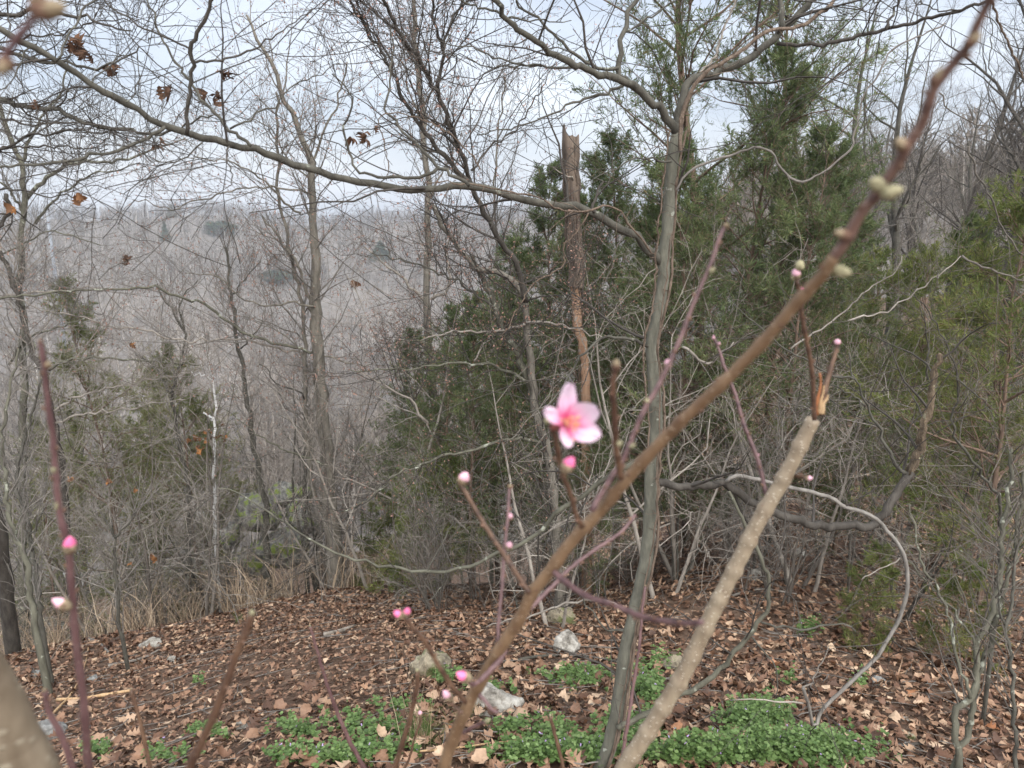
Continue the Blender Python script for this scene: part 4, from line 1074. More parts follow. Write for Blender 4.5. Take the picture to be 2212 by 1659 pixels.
DL = [('trunk', [(150, 1240), (145, 1150)] + q(0, 1, [(410, 1500), (390, 1300), (330, 1000), (290, 800), (180, 550), (110, 230), (60, 100), (0, -30)]), 9, 9, 14, 9, {'m': 'dark_bark'}),
      ('branch', q(0, 1, [(120, 260), (150, 100), (150, 0)]), 9, 9, 9, 6), ('branch', q(0, 1, [(320, 740), (400, 690), (500, 670), (700, 660), (900, 680), (1100, 690), (1300, 710)]), 9, 8.6, 6, 2.5, {'m': 'lichen_bark'}),
      ('branch', q(0, 1, [(330, 1010), (450, 930), (700, 860), (1000, 800), (1300, 740)]), 9, 8.4, 5, 2, {'m': 'pale_twig'}),
      ('branch', q(0, 1, [(360, 1080), (600, 1010), (850, 990), (1000, 960), (1200, 930)]), 9, 8.4, 5, 2, {'m': 'pale_twig'})]
traced('dark_slanting_elm', 'dark slanting trunk between the left edge and the thin cedar', 'tree', DL, 'dark_bark', 'pale_twig', elm_tw2)

sap = [(7, .7, dict(ang=(25, 60), t0=.25, m=6, wander=.16, rr=.5, cap=.006, tip=.0018, up=.4, fall=.4)),
       (5, .3, dict(ang=(25, 60), t0=.1, m=5, wander=.18, rr=.6, cap=.003, tip=.0012, up=.2, fall=.4))]
SAP = [
 ('grey sapling with an upright dark tip beside the white snag', 'grey_bark', [
   ('trunk', [(578, 1268), (574, 1120)] + q(0, 1, [(1720, 1600), (1650, 1250), (1600, 900), (1550, 600), (1510, 350), (1480, 100), (1470, 0)]) + q(0, 0, [(1460, 1600)]), 9, 8.8, 16, 5),
   ('branch', q(0, 1, [(1500, 250), (1560, 170), (1650, 80), (1690, 30)]), 8.8, 8.8, 4, 2),
   ('branch', q(0, 1, [(1560, 600), (1650, 510), (1705, 420)]), 8.8, 8.8, 4, 2)]),
 ('crooked sapling standing in front of the thin olive cedar', 'grey_bark', [
   ('trunk', [(408, 1262)] + q(0, 1, [(1220, 1560), (1190, 1350), (1130, 1000), (1125, 900), (1160, 750), (1190, 600), (1195, 490), (1110, 360), (1040, 250), (1020, 180)]), 9.6, 9.4, 10, 4),
   ('branch', q(0, 1, [(1195, 480), (1170, 340), (1200, 230), (1280, 160)]), 9.4, 9.4, 5, 2),
   ('branch', q(0, 1, [(1120, 900), (1060, 800), (980, 690), (880, 640)]), 9.4, 9.4, 5, 2.5)]),
 ('slim dark sapling forking low, alone on the leaf litter', 'grey_bark', [
   ('trunk', q(0, 2, [(792, 800), (770, 690), (758, 450), (742, 220), (735, 160), (700, 80), (670, 10)]), 5.2, 5.1, 9, 4, {'s': 8}),
   ('branch', q(0, 2, [(745, 165), (800, 100), (850, 50), (890, -20)]), 5.1, 5.1, 5.5, 3)]),
 ('greenish sapling with a lean, second from the left edge of the litter', 'lichen_bark', [
   ('trunk', q(0, 2, [(250, 850), (235, 760), (205, 620), (185, 470), (170, 300), (120, 200), (70, 80), (40, -60)]) + q(0, 1, [(30, 1450), (20, 1200), (60, 900), (120, 600)]), 4.9, 5.4, 14, 4)]),
 ('grey sapling crossing behind the leaning greenish one', 'grey_bark', [
   ('trunk', q(0, 2, [(262, 705), (255, 560), (235, 420), (205, 250), (180, 120), (170, 0)]) + q(0, 1, [(110, 1500), (130, 1300), (200, 1050), (270, 800)]), 5.4, 5.8, 11, 4),
   ('branch', q(0, 2, [(205, 250), (190, 170), (240, 80), (290, -30)]), 5.5, 5.5, 5, 3)]),
 ('thin grey sapling beside the reddish leaf cluster', 'grey_bark', [
   ('trunk', [(662, 1235)] + q(0, 1, [(1975, 1560), (1980, 1300), (1970, 1100), (1975, 950), (1985, 700)]), 9.2, 9.2, 9, 4)]),
]
for lab, bmn, lim in SAP:
    traced('sapling', lab, 'sapling', lim, bmn, 'brown_twig', sap, group='bare saplings')
# thin white dead tree beyond the cedar
WS = [('trunk', [(466, 1180)] + q(0, 1, [(1390, 1250), (1392, 1120), (1396, 1000), (1392, 900), (1370, 800), (1340, 680), (1330, 560)]), 9.6, 9.6, 8, 3, {'m': 'white_wood'}),
      ('branch', q(0, 1, [(1390, 1065), (1370, 1050), (1320, 1020)]), 9.6, 9.6, 6, 3, {'m': 'white_wood', 'tw': 0}),
      ('branch', q(0, 1, [(1370, 800), (1290, 760), (1240, 770)]), 9.6, 9.6, 3, 1.6, {'m': 'white_wood'})]
traced('white_snag', 'thin white dead tree with a forked arm beyond the olive cedar', 'dead tree', WS, 'white_wood', 'pale_twig', [(6, .8, dict(ang=(30, 60), t0=.5, m=5, wander=.2, rr=.5, cap=.01, tip=.005, up=.3))])

# ---- right hand multi-stemmed saplings
R1 = [('stem', q(2, 2, [(1790, 1680), (1775, 1500), (1765, 1400), (1768, 1285), (1860, 1220), (1905, 1100), (1905, 900), (1930, 800), (2000, 650), (2060, 400), (2070, 100), (2092, 0)]) + q(2, 1, [(2120, 1450), (2130, 1250)]), 2.55, 2.9, 15, 7, {'m': 'lichen_bark'}),
      ('stem', q(2, 2, [(1792, 1560), (1850, 1400), (1890, 1150), (1990, 850), (2080, 500), (2150, 250), (2190, 0)]) + q(2, 1, [(2212, 1400)]), 2.6, 2.9, 13, 8, {'ground': True, 'm': 'lichen_bark'}),
      ('branch', q(2, 2, [(1862, 1210), (1830, 1080), (1790, 1000), (1740, 750), (1680, 550), (1600, 420), (1550, 350), (1500, 100), (1470, -50)]), 2.6, 2.8, 7.5, 3.5),
      ('branch', q(2, 2, [(1890, 860), (1850, 780), (1750, 650), (1690, 570), (1500, 370), (1410, 250), (1380, 150)]), 2.62, 2.9, 5.5, 2.5),
      ('branch', q(2, 2, [(2060, 380), (2000, 420), (1900, 330), (1800, 250)]), 2.75, 2.8, 4, 2)]
tw_R = [(6, .5, dict(ang=(30, 70), t0=.3, m=6, wander=.14, rr=.45, cap=.004, tip=.0009, up=.15, fall=.4)),
        (4, .2, dict(ang=(30, 70), t0=.15, m=5, wander=.18, rr=.6, cap=.0018, tip=.0007, fall=.4))]
traced('forked_sapling', 'olive grey sapling forking into two stems near the right edge', 'sapling', R1, 'lichen_bark', 'grey_twig', tw_R, group='bare saplings')
R2 = [('stem', q(2, 2, [(2165, 1680), (2160, 1500), (2150, 1300), (2130, 1000), (2085, 720), (2125, 620), (2160, 300), (2212, 150)]), 2.5, 2.8, 9, 6, {'m': 'grey_bark'}),
      ('branch', q(2, 2, [(2090, 730), (2065, 650), (2040, 500), (2030, 300)]), 2.55, 2.6, 5, 2)]
traced('thin_sapling', 'thin single stemmed sapling hard against the right edge', 'sapling', R2, 'grey_bark', 'grey_twig', tw_R, group='bare saplings')
R3 = [('stem', q(2, 1, [(2060, 1660), (2000, 1500), (1900, 1350), (1780, 1200), (1750, 1050), (1780, 810), (1700, 560), (1600, 370), (1490, 240)]), 3.4, 3.2, 6, 2, {'ground': False}),
      ('branch', q(2, 1, [(1780, 800), (1880, 870), (1960, 960), (2010, 1040)]), 3.3, 3.3, 4, 2),
      ('branch', q(2, 1, [(1590, 800), (1590, 620), (1580, 500), (1540, 340)]), 3.3, 3.2, 5, 2),
      ('branch', q(2, 1, [(0, 590), (150, 690), (170, 700), (280, 600), (330, 560)]), 3.3, 3.2, 7, 4, {'m': 'pale_twig'}),
      ('branch', q(2, 1, [(1070, 420), (1250, 380), (1400, 320), (1530, 220), (1640, 130), (1740, 50), (1800, 0)]), 3.2, 3.2, 4, 2, {'m': 'pale_twig'}),
      ('branch', q(2, 1, [(700, 600), (900, 470), (1050, 360), (1130, 290), (1250, 180), (1380, 90), (1420, 0)]), 3.4, 3.3, 4.5, 2, {'m': 'pale_twig'}),
      ('branch', q(2, 0, [(1450, 1320), (1520, 1130), (1600, 950), (1680, 780), (1720, 660)]), 3.3, 3.2, 3.4, 1.6),
      ('branch', q(2, 0, [(1660, 600), (1740, 720), (1850, 790), (2000, 850), (2060, 950), (2090, 1060)]), 3.3, 3.2, 3, 1.5, {'m': 'grey_twig'}),
      ('branch', q(2, 1, [(1810, 0), (1900, 50), (1980, 85), (2100, 130), (2212, 160)]), 3.3, 3.2, 5, 3, {'m': 'grey_twig'}),
      ('branch', q(2, 0, [(1850, 950), (1900, 1100), (1960, 1230), (2020, 1340), (2080, 1500), (2150, 1590), (2212, 1658)]), 3.3, 3.4, 4, 3, {'m': 'grey_twig'}),
      ('branch', q(2, 0, [(2000, 0), (1990, 400), (1985, 800), (1980, 1200), (1990, 1350)]), 3.3, 3.3, 2.2, 1.6)]
R3[0] = ('stem', [(2150, 1330)] + R3[0][1], 3.6, 3.2, 9, 2, {'ground': True})
traced('spreading_sapling', 'spreading grey sapling whose arching stems cross the dark cedars at the right', 'sapling', R3, 'grey_bark', 'grey_twig', [(7, .5, tw_R[0][2]), (4, .2, tw_R[1][2])], group='bare saplings')

# ---- broken dead trunk (snag)
def snag():
    pix = [(1268, 1075), (1266, 870)] + q(1, 1, [(1580, 700), (1535, 450), (1525, 250), (1525, 50)]) + q(1, 0, [(1500, 1500), (1500, 1300), (1495, 1150), (1488, 1000), (1480, 915)])
    P, R = path(pix, 7.6, 7.6, 27, 31, 40, .002, .07)
    P, R = to_ground(P, R)
    root = empty('broken_trunk', tuple(P[0]), 'tall dead trunk snapped off to a jagged point, bare reddish wood below', 'dead tree')
    n = len(P); k = int(n * .74)
    V, Q_ = tube(P[:k + 1], R[:k + 1] * .78, 14, True, .07)
    world_part('bare_wood', V, Q_, M['bare_wood'], root)
    s = 18
    V, Q_ = tube(P[k - 5:], R[k - 5:] * 1.06, s, False, .08)
    # jagged broken rim: each strand of the last ring ends at its own height
    m = len(P[k - 5:])
    h = np.array([.02 + .13 * max(0, math.cos(a - .3)) ** 3 + .04 * rng.random() for a in np.arange(s) * 2 * math.pi / s])
    V[(m - 1) * s:m * s, 2] += h
    cen = V[(m - 1) * s:m * s].mean(0); cen[2] = V[(m - 1) * s:m * s, 2].min() - .1
    V[(m - 1) * s:m * s, :2] = cen[:2] + (V[(m - 1) * s:m * s, :2] - cen[:2]) * (1 - h[:, None] * .9)
    V = np.concatenate([V, cen[None]])
    jj = np.arange(s)
    Q_ = np.concatenate([Q_, np.stack([(m - 1) * s + jj, (m - 1) * s + (jj + 1) % s, np.full(s, len(V) - 1), np.full(s, len(V) - 1)], -1)])
    world_part('bark', V, Q_, M['snag_bark'], root, smooth=False)
    strips = []
    for k2 in range(46):                     # loose shreds of bark standing off the trunk
        i0 = int(rng.integers(k - 6, n - 4)); i1 = min(n - 1, i0 + int(rng.integers(2, 7))); an = rng.uniform(0, 6.28)
        pts = np.array([P[i_] + np.array([math.cos(an), math.sin(an), 0]) * R[i_] * (1.05 + .12 * (i_ - i0) / max(1, i1 - i0) * rng.uniform(0, 2)) for i_ in range(i0, i1 + 1)])
        strips.append(tube(resample(pts, 6), np.array([.004, .009, .012, .01, .008, .003]), 4, True, .2))
    V, Q_, _ = join(strips); world_part('bark_shreds', V, Q_, M['snag_bark'], root, kind='stuff', smooth=False)
    for pp in [[(1242, 760), (1235, 742), (1226, 722)], [(1240, 395), (1215, 370), (1195, 362)]]:
        a, b = path(pp, 7.55, 7.3, 5, 2, 6)
        V, Q_ = tube(a, b, 6); world_part('branch_stub', V, Q_, M['pale_twig'], root)
snag()

# ================================================================== THE PEACH SHRUB IN FRONT
def petal_mat():
    m, nt, b = mat('petal')
    a = nt.nodes.new('ShaderNodeAttribute'); a.attribute_name = 'rnd'
    r = ramp(nt, [(0, (.66, .06, .18)), (.14, (.78, .22, .4)), (.34, (.86, .53, .7)), (.65, (.9, .72, .83)), (1, (.9, .69, .82))])
    nt.links.new(a.outputs['Fac'], r.inputs['Fac'])
    nt.links.new(r.outputs['Color'], b.inputs['Base Color'])
    b.inputs['Roughness'].default_value = .6
    t = nt.nodes.new('ShaderNodeBsdfTranslucent'); nt.links.new(r.outputs['Color'], t.inputs['Color'])
    ms = nt.nodes.new('ShaderNodeMixShader'); ms.inputs[0].default_value = .35
    nt.links.new(b.outputs[0], ms.inputs[1]); nt.links.new(t.outputs[0], ms.inputs[2])
    nt.links.new(ms.outputs[0], nt.nodes['Material Output'].inputs['Surface'])
    return m
M['petal'] = petal_mat()
M['bud_pink'] = plain('bud_pink', (.78, .16, .34), .5)
M['bud_pale'] = plain('bud_pale', (.74, .42, .5), .5)
M['bud_scale'] = plain('bud_scale', (.24, .185, .115), .8)
M['bud_brown'] = plain('bud_brown', (.16, .09, .06), .8)
M['bud_fuzz'] = plain('bud_fuzz', (.29, .265, .16), .9)
M['leaf_bud'] = plain('leaf_bud', (.42, .46, .12), .6)
M['anther'] = plain('anther', (.75, .42, .15), .6)
M['calyx'] = plain('calyx', (.3, .09, .07), .6)

def lathe(base, axis, prof, s=12, wob=.05):
    """prof: (t along axis, radius) in metres."""
    axis = norm(np.asarray(axis, float)); P = np.array([base + axis * t for t, r in prof]); R = np.array([r for t, r in prof])
    return tube(P, R, s, True, wob)

def bud(root, pix, Y, tip_pix, L, W_, style='pink'):
    """a swollen flower bud from pix towards tip_pix; L, W_ in picture units."""
    a, b = at(*pix, Y), at(*tip_pix, Y * .99)
    k = Y / F
    ax = norm(b - a); l = L * k; w = W_ * k / 2
    low = {'pink': 'bud_scale', 'brown': 'bud_brown', 'fuzz': 'bud_fuzz', 'pale': 'bud_scale'}[style]
    top = {'pink': 'bud_pink', 'brown': 'bud_scale', 'fuzz': 'bud_fuzz', 'pale': 'bud_pale'}[style]
    V, Q_ = lathe(a - ax * .08 * l, ax, [(0, w * .45), (.15 * l, w * .8), (.35 * l, w), (.55 * l, w * .97), (.62 * l, w * .84)], 12, .05)
    body = world_part('bud', V, Q_, M[low], root)
    # overlapping scales round the lower half
    u = norm(np.cross(ax, [0.3, .2, 1])); v = np.cross(ax, u)
    sv, sq = [], []
    for i in range(7):
        an = i * 2.4; o_ = np.cos(an) * u + np.sin(an) * v; tg = np.cross(ax, o_)
        z0 = (.02 + .05 * i) * l
        c = [a + ax * z0 + o_ * w * .8 - tg * w * .4, a + ax * z0 + o_ * w * .8 + tg * w * .4, a + ax * (z0 + .22 * l) + o_ * w * 1.1 + tg * w * .25, a + ax * (z0 + .22 * l) + o_ * w * 1.1 - tg * w * .25, a + ax * (z0 + .32 * l) + o_ * w * 1.02]
        n0 = len(sv) * 5; sv.append(np.array(c)); sq += [[n0, n0 + 1, n0 + 2, n0 + 3], [n0 + 3, n0 + 2, n0 + 4, n0 + 4]]
    off = np.array(root.location)
    sc_ = obj('scale', mesh('scale', np.concatenate(sv) - off, np.array(sq), M['bud_brown' if style != 'fuzz' else 'bud_fuzz']), body, None, 'stuff')
    V, Q_ = lathe(a, ax, [(.45 * l, w * .86), (.6 * l, w * .86), (.75 * l, w * .68), (.9 * l, w * .36), (l, w * .1)], 12, .08)
    obj('petal_tip', mesh('petal_tip', V - off, Q_, M[top]), body)

def node_bump(P, R, every, rgen):
    """swell the twig at its nodes."""
    s = np.concatenate([[0], np.cumsum(np.linalg.norm(np.diff(P, axis=0), axis=1))])
    ph = rgen.random() * every
    d = np.abs(((s + ph) % every) - every / 2)
    e = np.exp(-(d / (every * .1)) ** 2)
    return R * (1 + .22 * e), e * .8 * rgen.uniform(.4, 1)

def peach(name, label, stems, group='stems of the peach shrub'):
    """stems: (part, pix, Y0, Y1, w0, w1, material); first one runs to the ground."""
    built = []
    for k, (part, pix, Y0, Y1, w0, w1, mm) in enumerate(stems):
        ln = sum(math.dist(pix[i], pix[i + 1]) for i in range(len(pix) - 1))
        n = int(max(14, min(110, ln / 9)))
        P, R = path(pix, Y0, Y1, w0, w1, n, .0006, .012)
        P, R = run_out(P, R, pix, .25, .0014)
        R, nd = node_bump(P, R, .03 + .02 * (k == 0), rng) if w0 < 60 else (R, np.zeros(len(R)))
        if k == 0:
            n0 = len(P); P, R = to_ground(P, R, 1.25, 10)
            nd = np.concatenate([np.zeros(len(P) - n0), nd])
        built.append((part, P, R, mm, nd))
    root = empty(name, tuple(built[0][1][0]), label, 'peach stem', group)
    budv = []
    for k, (part, P, R, mm, nd) in enumerate(built):
        sd_ = 16 if k == 0 else 10
        V, Q_ = tube(P, R, sd_, True, .015)
        world_part(part, V, Q_, M[mm], root, np.concatenate([np.repeat(nd * (.4 if k == 0 else 1), sd_), [0, 0]]))
        # small dormant leaf buds pressed along the shoot
        s = np.concatenate([[0], np.cumsum(np.linalg.norm(np.diff(P, axis=0), axis=1))])
        x = s[-1] * .08 if k else s[-1] * .75
        while x < s[-1]:
            p = np.array([np.interp(x, s, P[:, c]) for c in range(3)]); r = np.interp(x, s, R)
            j_ = min(len(P) - 2, int(np.searchsorted(s, x)));  j_ = max(j_, 1)
            t = norm(P[j_ + 1] - P[j_ - 1]); o_ = norm(np.cross(t, rng.normal(size=3)))
            l = .0045 * rng.uniform(.8, 1.3)
            budv.append(lathe(p + o_ * r * .7, norm(t * .9 + o_ * .7), [(0, .0011), (l * .4, .0016), (l * .8, .0009), (l, .0003)], 6, .05))
            x += rng.uniform(.018, .034)
    if budv:
        V, Q_, _ = join(budv)
        world_part('dormant_buds', V, Q_, M['bud_brown'], root, kind='stuff')
    return root

# --- main fruiting stem
PMpix = ([(940, 1700)] + q(1, 2, [(660, 1658), (720, 1480), (830, 1230), (930, 1050), (1050, 850), (1170, 670), (1230, 530), (1350, 380), (1500, 180), (1680, -10)])
         + q(1, 1, [(1810, 1490), (2000, 1280), (2212, 1062)]) + q(2, 1, [(300, 780), (550, 520), (750, 290), (900, 130), (985, 0)])
         + q(2, 0, [(1080, 1520), (1150, 1385), (1250, 1270), (1320, 1160), (1380, 1080), (1450, 950), (1550, 800), (1620, 600), (1700, 480), (1850, 290), (1900, 180), (1990, 0), (2060, -140)]))
cutP = 14
def Ypm(y):
    """distance of the main stem at picture height y: it leans towards the camera as it rises."""
    return float(np.interp(y, [-60, 400, 900, 1659], [.40, .47, .57, .78]))
half1, half2 = PMpix[:19], PMpix[18:]
st = [
 ('stem', half1, Ypm(1700), Ypm(half1[-1][1]), 26, 25, 'peach_brown'),
 ('stem', half2, Ypm(half2[0][1]), Ypm(-60), 25, 19, 'peach_top'),
 ('spur', q(1, 2, [(1560, 95), (1520, 20)]) + q(1, 1, [(1490, 1560), (1430, 1400), (1400, 1250), (1372, 1120), (1335, 1055)]), Ypm(1135), .585, 11, 11, 'peach_dark'),
 ('spur', q(1, 1, [(1812, 1440), (1782, 1250), (1768, 1000), (1758, 850), (1775, 730), (1780, 680)]), Ypm(1030), .56, 15, 13, 'peach_dark'),
 ('shoot', q(1, 1, [(1620, 1650), (1740, 1450), (1830, 1310), (1960, 1000), (2050, 850), (2150, 640), (2212, 500)]) + q(2, 1, [(60, 330), (130, 170), (200, 0)]) + q(2, 0, [(230, 1560), (280, 1450)]), Ypm(1110), .68, 13, 8, 'peach_purple'),
 ('shoot', q(1, 2, [(1222, 530), (1130, 390), (1050, 270), (950, 120), (880, 0)]) + q(1, 1, [(800, 1525), (765, 1470)]), Ypm(1283), .70, 11, 9, 'peach_dark'),
 ('shoot', q(1, 2, [(1012, 880), (1020, 700), (1040, 480), (1060, 200), (1078, 40)]) + q(1, 1, [(1090, 1490)]), .72, .80, 8, 6.5, 'peach_purple'),
 ('shoot', q(1, 2, [(895, 1095), (960, 1030), (1040, 940), (1085, 830), (1150, 700), (1250, 600), (1400, 450), (1500, 350), (1650, 240), (1800, 140), (1905, 20)]), .69, .85, 12, 7, 'peach_purple'),
 ('shoot', q(1, 2, [(1380, 390), (1500, 490), (1620, 560), (1760, 600), (1900, 660), (2050, 700), (2212, 722)]) + q(2, 2, [(60, 720), (125, 715)]), Ypm(1235), .5, 13, 12, 'peach_purple'),
 ('shoot', q(1, 2, [(805, 1235), (720, 1130), (620, 980), (540, 840), (480, 770), (410, 680)]), .69, .66, 11, 9, 'peach_dark'),
 ('spur', q(1, 2, [(890, 1100), (850, 1120), (820, 1090)]), .68, .67, 9, 9, 'peach_purple'),
 ('spur', q(1, 2, [(780, 1300), (740, 1270), (715, 1235)]), .72, .76, 7, 7, 'peach_dark'),
 ('spur', q(1, 2, [(895, 1185), (940, 1235), (975, 1280), (1015, 1300)]), .68, .67, 9, 7, 'peach_purple'),
 ('spur', q(1, 2, [(795, 1430), (850, 1395), (940, 1355)]), .73, .70, 9, 7, 'peach_purple'),
 ('spur', q(2, 1, [(1500, -20), (985, 60)])[1:] + q(2, 1, [(1010, 100)]), .52, .52, 8, 8, 'peach_top'),
]
st = [s for s in st if len(s[1]) > 1]
pm = peach('peach_sapling', 'slanting golden brown peach stem carrying the open pink flower', st)
bud(pm, q(1, 1, [(775, 1475)])[0], .70, q(1, 1, [(830, 1375)])[0], 36, 27, 'pale')
bud(pm, q(1, 1, [(1440, 1390)])[0], .575, q(1, 1, [(1515, 1285)])[0], 44, 32, 'pink')
bud(pm, q(1, 1, [(1780, 730)])[0], .56, q(1, 1, [(1780, 650)])[0], 27, 20, 'brown')
bud(pm, q(1, 2, [(1080, 240)])[0], .76, q(1, 2, [(1100, 175)])[0], 26, 17, 'pale')
bud(pm, q(1, 2, [(1090, 50)])[0], .79, q(1, 1, [(1100, 1650)])[0], 24, 15, 'pale')
bud(pm, q(1, 1, [(1090, 1500)])[0], .80, q(1, 1, [(1095, 1465)])[0], 12, 10, 'brown')
bud(pm, q(1, 2, [(395, 680)])[0], .66, q(1, 2, [(320, 630)])[0], 30, 20, 'pink')
bud(pm, q(1, 2, [(415, 670)])[0], .66, q(1, 2, [(445, 590)])[0], 28, 19, 'pink')
bud(pm, q(1, 2, [(830, 1085)])[0], .66, q(1, 2, [(720, 1030)])[0], 42, 28, 'pink')
bud(pm, q(1, 2, [(710, 1220)])[0], .76, q(1, 2, [(635, 1125)])[0], 40, 22, 'pale')
bud(pm, q(1, 2, [(935, 1358)])[0], .69, q(1, 2, [(990, 1325)])[0], 20, 11, 'fuzz')
bud(pm, q(1, 1, [(2105, 730)])[0], .66, q(1, 1, [(2140, 650)])[0], 28, 18, 'pale')
bud(pm, q(1, 1, [(1985, 945)])[0], .63, q(1, 1, [(1955, 905)])[0], 14, 10, 'fuzz')
bud(pm, q(1, 1, [(1870, 1240)])[0], .6, q(1, 1, [(1925, 1205)])[0], 20, 10, 'fuzz')
bud(pm, q(2, 0, [(275, 1470)])[0], .68, q(2, 0, [(300, 1440)])[0], 13, 11, 'brown')
bud(pm, q(2, 1, [(175, 105)])[0], .67, q(2, 1, [(225, 65)])[0], 18, 10, 'fuzz')
bud(pm, q(2, 0, [(1290, 1215)])[0], .465, q(2, 0, [(1215, 1165)])[0], 40, 30, 'fuzz')
bud(pm, q(2, 0, [(1290, 1260)])[0], .465, q(2, 0, [(1390, 1235)])[0], 42, 30, 'fuzz')
bud(pm, q(2, 0, [(1070, 1530)])[0], .49, q(2, 0, [(970, 1500)])[0], 40, 24, 'brown')
bud(pm, q(2, 1, [(975, 90)])[0], .51, q(2, 1, [(1075, 110)])[0], 38, 26, 'fuzz')
bud(pm, q(2, 0, [(1450, 960)])[0], .45, q(2, 0, [(1385, 910)])[0], 40, 28, 'brown')
bud(pm, q(2, 0, [(1620, 560)])[0], .44, q(2, 0, [(1670, 470)])[0], 40, 26, 'brown')
bud(pm, q(2, 0, [(1840, 300)])[0], .42, q(2, 0, [(1900, 240)])[0], 34, 24, 'brown')
bud(pm, q(1, 1, [(1340, 1075)])[0], .585, q(1, 1, [(1340, 1030)])[0], 14, 18, 'fuzz')
bud(pm, q(1, 1, [(1795, 1225)])[0], .57, q(1, 1, [(1820, 1190)])[0], 17, 13, 'fuzz')

# --- the open flower
def flower():
    Yf = .565
    c = at(1224, 912, Yf)
    root = empty('peach_blossom', tuple(c), 'open five petalled pink blossom, the only flower fully open', 'flower')
    # petal tips (picture position, distance) and half widths; the face of the flower looks up, right and towards the camera
    specs = [((1231, 826), Yf - .004, 22), ((1174, 884), Yf - .012, 17), ((1292, 880), Yf - .016, 31), ((1297, 946), Yf - .012, 28), ((1226, 968), Yf - .014, 18)]
    facing = norm(np.array([.35, -1.0, .28]))
    k = Yf / F
    for tip, Yt, hw in specs:
        b = at(*tip, Yt)
        ax = b - c; L = np.linalg.norm(ax); ax /= L
        side = norm(np.cross(ax, facing)); nrm = np.cross(side, ax)
        nu, nv = 13, 9
        u = np.linspace(0, 1, nu); v = np.linspace(-1, 1, nv)
        wd = hw * k * np.sin(np.clip(u * 1.0, 0, 1) ** .75 * math.pi * .86 + .06) / .99
        wd = np.where(u > .9, wd * np.sqrt(np.clip(1 - ((u - .9) / .1) ** 2 * .75, 0, 1)), wd)
        UU, VV = np.meshgrid(u, v, indexing='ij')
        cup = -.14 * L * np.sin(UU * math.pi * .9) + .1 * L * UU ** 2
        z = cup + .28 * (VV ** 2) * wd[:, None] + .03 * L * np.sin(UU * 9 + VV * 4) * UU + .06 * L * np.sin(VV * 6.5 + tip[0]) * UU ** 2 + .02 * L * rng.normal() * VV
        notch = -.035 * L * np.exp(-(VV / .25) ** 2) * (UU > .95)
        Vp = ax * (UU * L + notch)[..., None] + side * (VV * wd[:, None])[..., None] + nrm * z[..., None]
        i = np.arange(nu - 1)[:, None]; j = np.arange(nv - 1)[None]
        Qp = np.stack([i * nv + j, i * nv + j + 1, (i + 1) * nv + j + 1, (i + 1) * nv + j], -1).reshape(-1, 4)
        tone = np.clip(UU - .05 * np.abs(VV) + .09 * np.cos(VV * 15) * (1 - .7 * UU) - .05, 0, 1)
        obj('petal', mesh('petal', Vp.reshape(-1, 3), Qp, M['petal'], tone.reshape(-1)), root)
    fil, ant = [], []
    for i in range(24):
        d = norm(facing + rng.normal(0, .42, 3)); l = .0135 * rng.uniform(.6, 1.2)
        p = np.array([d * 0, d * l * .5 + rng.normal(0, .0006, 3), d * l])
        fil.append(tube(p, [.00035, .0003, .00025], 5))
        ant.append(lathe(d * l, d + rng.normal(0, .5, 3), [(0, .0003), (.0004, .0008), (.0012, .0008), (.0016, .0003)], 6, .05))
    V, Q_, _ = join(fil); obj('filaments', mesh('filaments', V, Q_, M['bud_pink']), root, None, 'stuff')
    V, Q_, _ = join(ant); obj('anthers', mesh('anthers', V, Q_, M['anther']), root, None, 'stuff')
    back = -facing
    e = at(*q(1, 1, [(1372, 1110)])[0], .585) - c
    V, Q_ = tube(np.array([np.zeros(3), back * .004 + e * .3, e * .75, e]), [.0045, .004, .0035, .003], 10)
    obj('calyx', mesh('calyx', V, Q_, M['calyx']), root)
flower()

# --- pale stem with a torn top
ps = peach('peach_sapling', 'thick pale tan peach stem ending in a torn orange break', [
 ('stem', [(1335, 1700)] + q(1, 2, [(1835, 1650), (2000, 1400), (2212, 1058)]) + q(2, 2, [(100, 850), (200, 640), (350, 340), (470, 100), (560, -60)]) + q(2, 1, [(650, 1450), (750, 1250), (845, 1060)]), 1.0, .92, 37, 31, 'peach_tan'),
 ('dead_tip', q(2, 1, [(895, 1030), (905, 930), (930, 830), (960, 720), (985, 640), (1010, 555)]), .92, .93, 16, 7, 'peach_dark'),
 ('shoot', q(2, 1, [(855, 1060), (845, 900), (840, 760), (812, 600), (775, 400), (755, 230), (735, 150)]), .90, .86, 11, 9, 'peach_dark'),
 ('shoot', q(2, 1, [(550, 1580), (520, 1450), (480, 1300), (400, 1100), (340, 900), (280, 740), (230, 600), (198, 515)]), .94, 1.02, 9.5, 6, 'peach_purple'),
 ('spur', q(2, 1, [(700, 1430), (750, 1428), (800, 1440)]), .94, .9, 9, 6, 'peach_dark'),
])
for pp, w0, w1, mm in [([(900, 1020), (910, 960), (935, 925), (942, 900)], 11, 2, 'torn_wood'), ([(870, 1030), (868, 960), (885, 890), (895, 830), (888, 760)], 7, 4, 'orange_wood'), ([(885, 1020), (890, 950), (910, 880), (915, 840)], 9, 3, 'torn_wood')]:
    P, R = path(q(2, 1, pp), .915, .91, w0, w1, 10, .0005, .08)
    V, Q_ = tube(P, R, 8, True, .1); world_part('splinter', V, Q_, M[mm], ps)
bud(ps, q(2, 1, [(735, 145)])[0], .86, q(2, 1, [(732, 65)])[0], 26, 21, 'pale')
bud(ps, q(2, 1, [(755, 85)])[0], .855, q(2, 1, [(765, 10)])[0], 23, 20, 'fuzz')
bud(ps, q(2, 1, [(720, 150)])[0], .86, q(2, 1, [(698, 120)])[0], 14, 12, 'fuzz')
